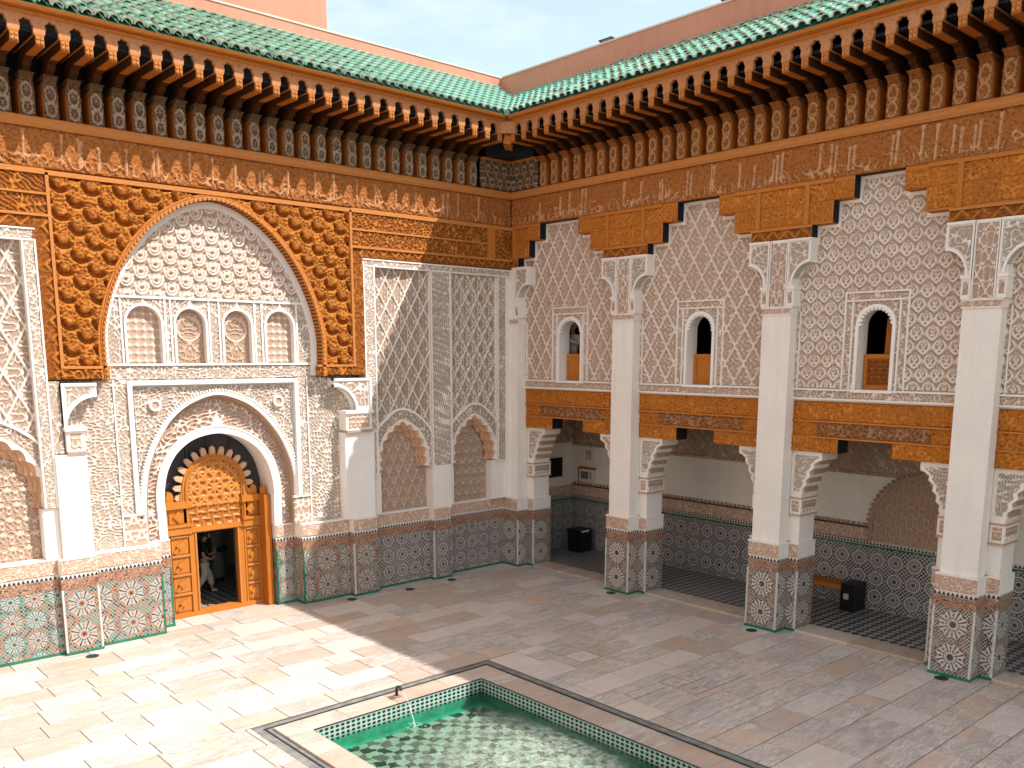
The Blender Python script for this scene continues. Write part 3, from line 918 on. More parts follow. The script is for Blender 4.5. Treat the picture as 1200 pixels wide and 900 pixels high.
# niche jambs so that the niches read as solid recesses
for (a, b, nn) in ((-4.74, -4.48, -.10), (-2.06 - .14, -2.06, -.10)):
    box('niche_jamb', 'plaster', wallA, FA, a, b, 2.05, 3.24, -.64, nn)

# ---- pale carved frames round the lattices
def frame_strip(u0, u1, z0, z1, n, seed, mat='stucco_white', k=52):
    box('frame_backing', 'plaster', wallA, FA, u0, u1, z0, z1, -.30, n)
    relief('frame_carving', mat, wallA, FA, u0 + .045, u1 - .045, z0 + .03, z1 - .03, n + .002, H_curl(k, seed, .44), .018, amp=.016, skirt=.01)
    if z1 - z0 > u1 - u0:
        for (a, b) in ((u0, u0 + .035), (u1 - .035, u1)): box('frame_bead', 'plaster_bright', wallA, FA, a, b, z0, z1, n - .01, n + .026)
    else:
        for (a, b) in ((z0, z0 + .03), (z1 - .03, z1)): box('frame_bead', 'plaster_bright', wallA, FA, u0, u1, a, b, n - .01, n + .026)
frame_strip(-12.62, -12.36, 3.12, 8.36, .0, 21)
frame_strip(-15.2, -12.36, 8.362, 8.60, .0, 22)
frame_strip(-4.94, -.02, 8.362, 8.55, .0, 23)
frame_strip(-4.94, -4.60, 4.26, 8.36, .0, 24)
frame_strip(-4.76, -4.60, 3.12, 4.258, -.02, 24)
frame_strip(-2.84, -2.16, 3.18, 8.36, -.03, 25, k=48)
frame_strip(-.50, -.16, 3.18, 8.36, -.03, 26)
box('corner_shaft', 'plaster', wallA, FA, -.158, .05, 2.05, 8.36, -.5, -.05)

# ---- great wooden arch
BL = [(-11.20, 5.69), (-11.22, 6.15), (-11.19, 6.77), (-10.96, 7.55), (-10.57, 8.28), (-10.03, 8.90), (-9.38, 9.33)]
BIG = BL + [(-8.69, 9.51)] + [(-17.38 - u, z) for u, z in BL[::-1]]
big = smooth_poly(BIG, 7)
bigc = big + [(-6.2, 5.6), (-11.2, 5.6)]
inb = inside(bigc)
BDU, BDZ = .60, .265
def boss_h(u, z):
    """each boss sits in a hollow that is deep below it and runs out above"""
    r = np.floor((9.50 - z) / BDZ + .5)
    best = np.full(u.shape, 9.); ang = np.zeros(u.shape)
    for dr in (-1, 0, 1):
        rr = r + dr
        cz = 9.50 - rr * BDZ
        cu0 = -11.84 + (rr % 2) * BDU / 2
        cu = cu0 + np.round((u - cu0) / BDU) * BDU
        d = np.hypot(u - cu, z - cz); m_ = d < best
        best = np.where(m_, d, best); ang = np.where(m_, np.arctan2(z - cz, u - cu), ang)
    low = sm(-np.sin(ang + .40), -.05, .45)
    pit = (1 - sm(np.abs(best - .142), .040, .062)) * low
    c = curls(u, z, 52, 31, .5) * .26
    rim = (1 - sm(np.abs(best - .235), .008, .028)) * .12
    h = np.clip(.78 + c + rim - pit, 0, 1.1)
    return h, np.clip(.62 + c + rim * 2 - .25 * pit, 0, 1)
relief('spandrel_field', 'wood_carved', wallA, FA, -12.04, -5.30, 5.95, 9.64, -.115, boss_h, .021, mask=lambda u, z: ~inb(u, z), amp=.15)
# carved bosses standing out of the field
def boss_mesh():
    """a carved pine-cone boss: steep sides, domed top notched by six petals"""
    m = MB(); n = 18
    rings = [(.096, -.10), (.106, -.03), (.100, .000), (.078, .016), (.04, .022)]
    for k, (r, h) in enumerate(rings):
        for i in range(n):
            a = 2 * math.pi * i / n
            rr = r * (1 + (.09 * math.cos(3 * a * 2)) * (k < 4))
            m.v.append((rr * math.cos(a), rr * math.sin(a) * 1.05 + .012 * k, h))
    m.v.append((0, .05, .010))
    for k in range(len(rings) - 1):
        for i in range(n): m.f.append([k * n + i, k * n + (i + 1) % n, (k + 1) * n + (i + 1) % n, (k + 1) * n + i])
    k = len(rings) - 1
    for i in range(n): m.f.append([k * n + i, k * n + (i + 1) % n, len(m.v) - 1])
    m.m = [0] * len(m.f); m.k = len(m.v)
    return m.mesh('boss', ['wood_boss'], FA, (0, 0, 0))
relief_mat('wood_boss', (.40, .138, .026), (.40, .138, .026), .8, blotch=(.28, .09, .016), spec=.12)
bm = boss_mesh()
dist_poly = np.array(big)
du, dz = .60, .265
r = 0
z = 9.50
while z > 6.0:
    u = -11.84 + (du / 2 if r % 2 else 0)
    while u < -5.35:
        dmin = np.min(np.hypot(dist_poly[:, 0] - u, dist_poly[:, 1] - z))
        if not bool(inb(np.array([u]), np.array([z]))[0]) and dmin > .24 and u > -11.9 and u < -5.42:
            o = bpy.data.objects.new('carved_boss', bm)
            link(o, wallA, tuple(FA(np.array([[u, z, .005]]))[0]))
        u += du
    z -= dz; r += 1
MB().ring(offset_poly(big, .0), offset_poly(big, .075), -.06, .05).build('arch_moulding', 'wood_pale', wallA, FA)
MB().ring(offset_poly(big, .085), offset_poly(big, .125), -.06, .035).build('arch_moulding', 'wood', wallA, FA)
# beaded edge of the moulding
m = MB(); P = np.array(offset_poly(big, .02)); Ls = np.concatenate([[0], np.cumsum(np.linalg.norm(np.diff(P, axis=0), axis=1))])
s = 0
while s < Ls[-1]:
    x = np.interp(s, Ls, P[:, 0]); zz = np.interp(s, Ls, P[:, 1])
    m.box(x - .028, x + .028, zz - .028, zz + .028, .04, .085); s += .105
m.build('arch_beading', 'wood_pale', wallA, FA, kind='stuff')
sof = big; 
MB().ring(offset_poly(big, -.004), offset_poly(big, .10), -.24, -.061).build('arch_soffit', 'wood', wallA, FA)
m = MB()
s = 0; P = np.array(offset_poly(big, .0))
while s < Ls[-1]:
    x = np.interp(s, Ls, P[:, 0]); zz = np.interp(s, Ls, P[:, 1])
    m.box(x - .014, x + .014, zz - .014, zz + .014, -.225, -.005); s += .085
m.build('soffit_ribs', 'wood_dark', wallA, FA, kind='stuff')
MB().ring(offset_poly(big, -.15), offset_poly(big, .12), -.36, -.242).build('white_arch_rim', 'plaster_bright', wallA, FA)

# wooden borders and courses above
def wood_course(u0, u1, z0, z1, n, seed, k=30, mat='wood_carved', parent=wallA, fr=FA, amp=.03, name='carved_course'):
    relief(name, mat, parent, fr, u0, u1, z0, z1, n, H_curl(k, seed, .5), .019, amp=amp, skirt=.3)
def zigzag(u, z):
    s = np.abs(((z / .36) % 1) - .5) * 2
    q = np.abs(((u + 12.22) / .36 + s * .5) % 1 - .5)
    h = np.maximum(1 - sm(q, .05, .12), curls(u, z, 30, 77, .4) * .5)
    return h, h * .8
def zigzag_h(u, z):
    s = np.abs(((u / .36) % 1) - .5) * 2
    q = np.abs(((z) / .36 + s * .5) % 1 - .5)
    h = np.maximum(1 - sm(q, .05, .12), curls(u, z, 30, 77, .4) * .5)
    return h, h * .8
relief('border_strip', 'wood_carved', wallA, FA, -12.40, -12.10, 5.69, 8.83, .0, zigzag, .022, amp=.03, skirt=.2)
relief('border_strip', 'wood_carved', wallA, FA, -5.24, -4.94, 5.69, 8.83, .0, zigzag, .022, amp=.03, skirt=.2)
relief('border_strip', 'wood_carved', wallA, FA, -12.10, -11.16, 5.70, 5.91, .01, H_curl(34, 41, .45), .02, amp=.03, skirt=.2)
relief('border_strip', 'wood_carved', wallA, FA, -6.24, -5.24, 5.70, 5.91, .01, H_curl(34, 42, .45), .02, amp=.03, skirt=.2)
relief('border_strip', 'wood_carved', wallA, FA, -15.2, -12.40, 8.605, 8.83, .0, zigzag_h, .022, amp=.03, skirt=.2)
relief('border_strip', 'wood_carved', wallA, FA, -4.94, .0, 8.56, 8.78, .0, zigzag_h, .022, amp=.03, skirt=.2)
for (a, b, c, d) in ((-12.10, -12.04, 5.91, 9.66), (-5.30, -5.24, 5.91, 9.66), (-12.04, -11.1, 5.905, 5.96), (-6.3, -5.30, 5.905, 5.96), (-12.10, -5.24, 9.61, 9.70),
                     (-15.2, -12.1, 8.83, 8.88), (-5.24, 0, 8.78, 8.84)):
    box('wood_bead', 'wood_pale', wallA, FA, a, b, c, d, -.05, .05)
wood_course(-15.2, -12.10, 8.88, 9.62, .0, 51, 44)
wood_course(-5.24, -.9, 8.84, 9.62, .0, 52, 44)
wood_course(-.62, -.01, 8.84, 9.62, .0, 53, 44)
box('wood_bead', 'wood', wallA, FA, -.9, -.62, 8.84, 9.62, -.2, .04)
box('wood_bead', 'wood_pale', wallA, FA, -15.2, -12.10, 9.62, 9.72, -.2, .05)
box('wood_bead', 'wood_pale', wallA, FA, -5.24, -.0, 9.62, 9.72, -.2, .05)
box('wood_bead', 'wood_pale', wallA, FA, -15.2, -12.10, 9.24, 9.28, -.2, .045)
box('wood_bead', 'wood_pale', wallA, FA, -5.24, -.9, 9.20, 9.24, -.2, .045)

# ---- white tympanum inside the great arch
NT = -.30
inr = inside(offset_poly(big, -.02) + [(-6.2, 5.6), (-11.2, 5.6)])
def lily(u, z):
    a, b = .64, .33
    q = np.floor((u - UC) / (a / 2) + .5)
    x = (u - UC) - q * a / 2
    zz = z + (q % 2) * b / 2
    y = ((zz / b) % 1 - .5) * b
    def cup(r, top): 
        d = np.where(y < 0, np.hypot(x, y) - r, np.abs(x) - r - .25 * np.clip(y, 0, 1))
        return np.abs(d) + 9 * np.clip(y - top, 0, 1)
    o1 = 1 - sm(cup(.125, .11), .012, .03)
    o2 = 1 - sm(cup(.062, .07), .012, .028)
    heart = 1 - sm(np.abs(np.hypot(np.abs(x) - .028, y - .07) - .026), .010, .022)
    wing = 1 - sm(np.abs(np.abs(x) - .16 + .4 * (y + .05) ** 2 * 10 - .02), .010, .024)
    h = np.maximum.reduce([o1, o2 * .9, heart * .9, wing * .6])
    return h, h
relief('tympanum_field', 'stucco_pink', wallA, FA, -11.3, -6.1, 7.42, 9.45, NT, lily, .022, mask=inr, amp=.05)
WIN = [(-10.66, -9.92), (-9.60, -8.93), (-8.50, -7.84), (-7.46, -6.76)]
def win_poly(u0, u1, g=0):
    c = (u0 + u1) / 2; rr = (u1 - u0) / 2 + g
    return [(u0 - g, 5.99), (u1 + g, 5.99)] + [(c + rr * math.cos(a), 6.86 + rr * .98 * math.sin(a)) for a in [i * math.pi / 14 for i in range(15)]]
fs_ = [inside(win_poly(a, b)) for a, b in WIN]
ingap = lambda u, z: inr(u, z) & ~fs_[0](u, z) & ~fs_[1](u, z) & ~fs_[2](u, z) & ~fs_[3](u, z)
relief('window_row', 'stucco_white', wallA, FA, -11.3, -6.1, 6.0, 7.38, NT, H_curl(50, 61, .42), .018, mask=ingap, amp=.022)
def star_lat(u, z):
    a = .168
    x = ((u / a) % 1 - .5); y = ((z / a) % 1 - .5)
    d1 = np.abs(np.hypot(x, y) - .42)
    st = np.abs(x) + np.abs(y)
    x2 = ((u / a + .5) % 1 - .5); y2 = ((z / a + .5) % 1 - .5)
    star = np.minimum(np.abs(x2), np.abs(y2)) * 2.2 + np.maximum(np.abs(x2), np.abs(y2))
    h = np.maximum(1 - sm(star, .30, .42), (1 - sm(d1, .03, .07)) * .4)
    return h, h
def plume(u, z):
    h = curls(np.abs(u), z, 36, 67, .34) * .8
    rr = np.hypot(u, z - 6.75)
    h = np.maximum(h, 1 - sm(np.abs(rr - .26), .015, .04))
    return h, h * .9
for i, (a, b) in enumerate(WIN):
    c = (a + b) / 2
    wn_ = box('blind_window', 'plaster', wallA, FA, a - .03, b + .03, 5.99, 7.30, -.62, -.48)
    pp = inside(win_poly(a, b, .01))
    hf = star_lat if i in (0, 3) else (lambda u, z, c=c: plume(u - c, z))
    relief('carved_screen', 'stucco_tan' if i in (1, 2) else 'stucco_pink', wn_, FA, a - .02, b + .02, 5.995, 7.28, -.42, hf, .0145, mask=pp, amp=.03)
    rim = win_poly(a, b)[1:] + [win_poly(a, b)[0]]
    rimo = win_poly(a, b, .05)[1:] + [win_poly(a, b, .05)[0]]
    MB().ring(rim, rimo, -.48, NT + .045).build('window_reveal', 'plaster_bright', wn_, FA)
    MB().prism([(c - .07, 7.33 - .11), (c + .07, 7.33 - .11), (c, 7.37)], NT - .02, NT + .05).build('finial', 'plaster_bright', wn_, FA)
for (a, b) in ((-10.76, -9.82), (-9.70, -8.83), (-8.60, -7.74), (-7.56, -6.66)):
    for e in (a, b): box('white_line', 'plaster_bright', wallA, FA, e - .02, e + .02, 6.0, 7.38, NT - .05, NT + .03)
box('white_line', 'plaster_bright', wallA, FA, -11.02, -6.32, 7.375, 7.425, NT - .05, NT + .045)
box('white_line', 'plaster_bright', wallA, FA, -11.16, -6.22, 5.955, 6.0, NT - .05, NT + .045)
relief('stucco_band', 'stucco_white', wallA, FA, -11.16, -6.22, 5.66, 5.955, NT, H_curl(46, 63, .42), .018, amp=.022, skirt=.05)

# ---- wall zone round the door frame
RF0, RF1, RFZ = -10.64, -6.80, 5.54
relief('stucco_field', 'stucco_white', wallA, FA, -12.2, RF0 - .40, 2.05, 5.66, NT, H_curl(46, 71, .44), .018, amp=.025, skirt=.05)
relief('stucco_field', 'stucco_white', wallA, FA, RF1 + .36, -5.25, 2.05, 5.66, NT, H_curl(46, 72, .44), .018, amp=.025, skirt=.05)
relief('stucco_field', 'stucco_white', wallA, FA, RF0 - .37, RF0 - .10, 2.75, 5.66, NT, H_curl(46, 73, .42), .019, amp=.022, skirt=.05)
relief('stucco_field', 'stucco_white', wallA, FA, RF1 + .10, RF1 + .33, 2.75, 5.66, NT, H_curl(46, 74, .42), .019, amp=.022, skirt=.05)
relief('stucco_field', 'stucco_pink', wallA, FA, RF0 - .37, RF0 + .12, 2.05, 2.72, NT + .01, H_cell(.3, .34, 26, 75, .40), .021, amp=.02, skirt=.05)
relief('stucco_field', 'stucco_pink', wallA, FA, RF1 - .12, RF1 + .33, 2.05, 2.72, NT + .01, H_cell(.3, .34, 26, 76, .40), .021, amp=.02, skirt=.05)
for u in (RF0 - .385, RF1 + .345): box('white_line', 'plaster_bright', wallA, FA, u - .015, u + .015, 2.05, 5.66, NT - .05, NT + .04)
for (a, b) in ((RF0 - .37, RF0 + .12), (RF1 - .12, RF1 + .33)): box('white_line', 'plaster_bright', wallA, FA, a, b, 2.72, 2.76, NT - .05, NT + .045)
# stepped white frame
m = MB()
m.box(RF0 - .10, RF0, 2.76, RFZ + .10, -.5, NT + .06).box(RF1, RF1 + .10, 2.76, RFZ + .10, -.5, NT + .06).box(RF0, RF1, RFZ, RFZ + .10, -.5, NT + .06)
m.build('door_frame_moulding', 'plaster_bright', wallA, FA)
m = MB()
m.box(RF0 + .001, RF0 + .05, 2.76, RFZ - .001, -.5, NT - .09).box(RF1 - .05, RF1 - .001, 2.76, RFZ - .001, -.5, NT - .09).box(RF0 + .05, RF1 - .05, RFZ - .05, RFZ - .001, -.5, NT - .09)
m.build('door_frame_moulding', 'plaster_bright', wallA, FA)
OUT = [(-10.50, 2.05), (-10.50, 2.7), (-10.47, 3.2), (-10.36, 3.78), (-10.12, 4.33), (-9.78, 4.80), (-9.33, 5.12), (-8.72, 5.29), (-8.10, 5.12), (-7.64, 4.80), (-7.22, 4.28), (-6.96, 3.72), (-6.85, 3.2), (-6.83, 2.7), (-6.83, 2.05)]
out = smooth_poly(OUT, 6)
INN = [(-9.98, 2.05), (-9.99, 2.6), (-10.00, 2.95), (-9.97, 3.28), (-9.86, 3.66), (-9.62, 4.02), (-9.22, 4.29), (-8.68, 4.39), (-8.16, 4.28), (-7.74, 4.02), (-7.48, 3.66), (-7.36, 3.28), (-7.32, 2.95), (-7.33, 2.6), (-7.34, 2.05)]
inn = smooth_poly(INN, 6)
io_, ii_ = inside(out), inside(inn)
relief('door_spandrel', 'stucco_white', wallA, FA, RF0 + .05, RF1 - .05, 2.76, RFZ - .05, -.36, H_curl(48, 81, .45), .018, mask=lambda u, z: ~io_(u, z), amp=.03)
MB().ring(out, offset_poly(out, .10), -.40, -.31).build('arch_bead', 'plaster_bright', wallA, FA)
m = MB(); P = np.array(offset_poly(out, .12)); Ls = np.concatenate([[0], np.cumsum(np.linalg.norm(np.diff(P, axis=0), axis=1))]); s = .6
while s < Ls[-1] - .6:
    x = np.interp(s, Ls, P[:, 0]); zz = np.interp(s, Ls, P[:, 1]); m.box(x - .022, x + .022, zz - .022, zz + .022, -.34, -.29); s += .075
m.build('arch_beading', 'plaster', wallA, FA, kind='stuff')
MB().ring(offset_poly(out, -.05), offset_poly(out, .09), -.52, -.402).build('arch_step', 'stucco_tan', wallA, FA)
MB().ring(offset_poly(out, -.11), offset_poly(out, .09), -.60, -.522).build('arch_step', 'stucco_tan', wallA, FA)
relief('archivolt', 'stucco_pink', wallA, FA, -10.6, -6.75, 2.05, 5.35, -.58, H_curl(36, 83, .45), .018, mask=lambda u, z: io_(u, z) & ~ii_(u, z), amp=.045)
MB().ring(inn, offset_poly(inn, .15), -.66, -.53).build('horseshoe_rim', 'plaster_bright', wallA, FA)
MB().ring(offset_poly(inn, .15), offset_poly(inn, .19), -.60, -.515).build('horseshoe_rim', 'plaster', wallA, FA)
MB().prism([(UC - .16, 4.56), (UC + .16, 4.56), (UC, 4.86)], -.6, -.51).build('keystone', 'plaster_bright', wallA, FA)
MB().strip([(u, z, -.66) for u, z in inn], [(u, z, -1.34) for u, z in inn]).build('arch_soffit', 'plaster', wallA, FA)
for i, u in enumerate((-10.16, -7.22)):
    z = 5.10
    c = [(u + .13 * math.cos(a), z + .13 * math.sin(a)) for a in [2 * math.pi * k / 18 for k in range(19)]]
    c2 = [(u + .085 * math.cos(a), z + .085 * math.sin(a)) for a in [2 * math.pi * k / 18 for k in range(19)]]
    bo = MB().ring(c2, c, -.38, -.27).build('rosette_boss', 'plaster', wallA, FA)
    MB().prism(c2[:-1], -.40, -.30).build('rosette_centre', 'stucco_band', bo, FA)
# ================================================================== wooden doorway
DN = -1.05                                             # n of the door face
door = thing('wooden_doorway', 'carved orange wooden doorway with a round head ringed by pale rays and an open wicket', 'door', (-8.6, 1.1, 0))
DC = -8.60
def seg_arc(c, z, r, n, a0=0, a1=math.pi): return [(c - r * math.cos(a0 + (a1 - a0) * i / n), z + r * math.sin(a0 + (a1 - a0) * i / n)) for i in range(n + 1)]
SPR, RO, RI = 3.06, .80, .66
A_in = [(DC - RI, 2.02)] + seg_arc(DC, SPR, RI, 20) + [(DC + RI, 2.02)]
A_out = [(DC - RO, 2.02)] + seg_arc(DC, SPR, RO, 20) + [(DC + RO, 2.02)]
MB().ring(A_in, A_out, DN - .12, DN + .03).build('head_frame', 'door_wood', door, FA)
A_m = [(DC - .70, 2.02)] + seg_arc(DC, SPR, .70, 20) + [(DC + .70, 2.02)]
A_m2 = [(DC - .74, 2.02)] + seg_arc(DC, SPR, .74, 20) + [(DC + .74, 2.02)]
MB().ring(A_m, A_m2, DN, DN + .06).build('head_bead', 'door_wood', door, FA)
ih = inside(A_in)
def strap(u, z):
    a = .46
    x = u - DC; y = z - 3.05
    ang = np.arctan2(y, x); r = np.hypot(x, y)
    d = np.ones_like(u)
    for k in range(4):
        t = k * math.pi / 4
        p = (x * math.cos(t) + y * math.sin(t)) / .19
        d = np.minimum(d, np.abs(p - np.round(p)) + (np.abs(np.sin(ang * 4)) * .0))
    lower = z < 2.62
    gx = np.abs(((x / .13) % 1) - .5); gz = np.abs(((z / .16) % 1) - .5)
    dl = np.where(np.sin(x * 24 + np.round(z / .16) * 2) > 0, gx, gz)
    h = np.where(lower, 1 - sm(dl, .10, .2), 1 - sm(d, .10, .2))
    return h, h * .6
relief('relief_panel', 'door_panel', door, FA, DC - RI, DC + RI, 2.16, SPR + RI, DN - .02, strap, .018, mask=ih, amp=.04) if False else None
relief_mat('door_panel', (.36, .105, .012), (.62, .27, .06), .45, blotch=(.46, .16, .025), spec=.4)
relief('relief_panel', 'door_panel', door, FA, DC - RI - .01, DC + RI + .01, 2.16, SPR + RI + .01, DN - .03, strap, .018, mask=ih, amp=.04)
# wicket opening, lintel, posts
m = MB().box(DC - .80, DC + .80, 2.02, 2.16, DN - .12, DN + .05).box(DC - .80, DC + .80, 2.045, 2.075, DN + .05, DN + .075)
m.build('lintel', 'door_wood', door, FA)
for (a, b) in ((-9.27, -9.13), (-8.10, -7.93)):
    MB().box(a, b, .10, 2.02, DN - .12, DN + .03).build('wicket_jamb', 'door_wood', door, FA)
for (a, b) in ((-9.17, -9.13), (-8.10, -8.06)):
    MB().box(a, b, .12, 2.02, DN + .03, DN + .055).build('jamb_bead', 'wood_pale', door, FA)
MB().box(-9.80, -7.50, .0, .11, DN - .2, DN + .07).build('threshold', 'wood', door, FA)
for (a, b) in ((-9.80, -9.27), (-7.93, -7.52)):
    po = MB().box(a, b, .11, 2.74, DN - .12, DN).build('post', 'door_wood', door, FA)
    MB().box(a, a + .04, .11, 2.02, DN, DN + .05).box(b - .04, b, .11, 2.02, DN, DN + .05).build('post_bead', 'door_wood', po, FA)
    zz = .15
    while zz < 1.85:
        MB().box(a + .05, b - .05, zz + .40, zz + .45, DN, DN + .06).build('rail', 'wood_pale', po, FA)
        m = MB().box(a + .07, b - .07, zz + .01, zz + .38, DN, DN + .02)
        c = (a + b) / 2
        m.prism([(a + .09, zz + .05), (a + .15, zz + .03), (b - .09, zz + .33), (b - .15, zz + .36)], DN + .02, DN + .05)
        m.prism([(c - .10, zz + .21), (c, zz + .11), (c + .10, zz + .21), (c, zz + .31)], DN + .02, DN + .065)
        m.build('carved_block', 'door_wood', po, FA)
        zz += .465
    MB().box(a - .02, b + .02, 2.02, 2.20, DN - .12, DN + .09).box(a - .03, b + .03, 2.20, 2.26, DN - .12, DN + .12).build('post_capital', 'door_wood', po, FA)
    m = MB().box(a + .05, b - .05, 2.28, 2.62, DN, DN + .03)
    c = (a + b) / 2
    m.prism([(c - .13, 2.45), (c, 2.31), (c + .13, 2.45), (c, 2.59)], DN + .03, DN + .07)
    m.build('carved_block', 'door_wood', po, FA)
    MB().box(a - .03, b + .03, 2.64, 2.80, DN - .12, DN + .10).build('post_cornice', 'door_wood', po, FA)
    for q in range(2):
        x = a + .10 + q * (b - a - .2)
        MB().prism([(x - .085, 2.80), (x + .085, 2.80), (x + .085, 2.95), (x + .05, 3.02), (x, 3.05), (x - .05, 3.02), (x - .085, 2.95)], DN - .10, DN + .02).build('merlon', 'door_wood', po, FA)
MB().box(-7.515, -7.36, .0, 2.80, DN + .0, DN + .36).build('side_lining', 'wood_vertical', door, FA)
MB().prism([(-7.50, 2.80), (-7.38, 2.80), (-7.38, 2.96), (-7.44, 3.04), (-7.50, 2.96)], DN + .1, DN + .2).build('merlon', 'door_wood', door, FA)
for i in range(15):
    a = math.pi * (i - .8) / 12.4
    ca, sa = -math.cos(a), math.sin(a)
    r0, r1 = RO - .01, RO + .20
    tx, tz = -sa, ca
    pts = [(DC + ca * r0 + tx * -.075, SPR + sa * r0 + tz * -.075), (DC + ca * (r1 - .05) - tx * .06, SPR + sa * (r1 - .05) - tz * .06), (DC + ca * r1, SPR + sa * r1),
           (DC + ca * (r1 - .05) + tx * .06, SPR + sa * (r1 - .05) + tz * .06), (DC + ca * r0 + tx * .075, SPR + sa * r0 + tz * .075)]
    MB().prism(pts, DN - .08, DN + .0).build('ray', 'ray_cream', door, FA)
# dark tympanum behind the head
A_hole = [(-9.3, 0), (-9.3, 2.2), (-7.9, 2.2), (-7.9, 0)]
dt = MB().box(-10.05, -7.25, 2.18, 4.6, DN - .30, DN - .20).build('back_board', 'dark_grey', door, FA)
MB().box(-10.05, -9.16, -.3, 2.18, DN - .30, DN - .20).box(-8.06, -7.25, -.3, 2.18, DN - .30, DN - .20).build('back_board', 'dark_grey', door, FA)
for u in (-9.15, -8.62, -8.05):
    box('board_batten', 'metal_dark', dt, FA, u - .05, u + .05, 2.9, 4.6, DN - .2, DN - .17)

# passage behind the door
pas = thing('passage', 'dim tiled passage seen through the wicket door', 'passage', (-8.6, 3, 0), kind='structure')
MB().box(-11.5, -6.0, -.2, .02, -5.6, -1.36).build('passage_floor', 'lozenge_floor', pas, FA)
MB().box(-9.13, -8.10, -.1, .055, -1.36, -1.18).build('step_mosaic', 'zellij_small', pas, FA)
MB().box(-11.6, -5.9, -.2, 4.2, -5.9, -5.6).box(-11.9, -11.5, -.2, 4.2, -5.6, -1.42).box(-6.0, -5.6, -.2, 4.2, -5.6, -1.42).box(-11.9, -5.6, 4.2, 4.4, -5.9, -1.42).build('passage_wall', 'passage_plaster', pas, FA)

# ================================================================== people
def skinned(name, joints, edges, mat, parent, sub=2):
    """one continuous surface grown over a skeleton: joints = [(x,y,z,r)]"""
    me = bpy.data.meshes.new(name)
    base = WL[parent.name]
    me.from_pydata([Vector(j[:3]) for j in joints], edges, [])
    me.materials.append(MATS[mat])
    o = bpy.data.objects.new(name, me)
    link(o, parent, base)
    md = o.modifiers.new('skin', 'SKIN'); md.use_smooth_shade = True
    sv = me.skin_vertices[0].data if me.skin_vertices else None
    if sv is None:
        bm_ = __import__('bmesh').new(); bm_.from_mesh(me); bm_.verts.layers.skin.verify(); bm_.to_mesh(me); bm_.free()
        sv = me.skin_vertices[0].data
    for i, j in enumerate(joints):
        r = j[3] if isinstance(j[3], tuple) else (j[3], j[3])
        sv[i].radius = r
        sv[i].use_root = (i == 0)
    s = o.modifiers.new('smooth', 'SUBSURF'); s.levels = sub; s.render_levels = sub
    return o

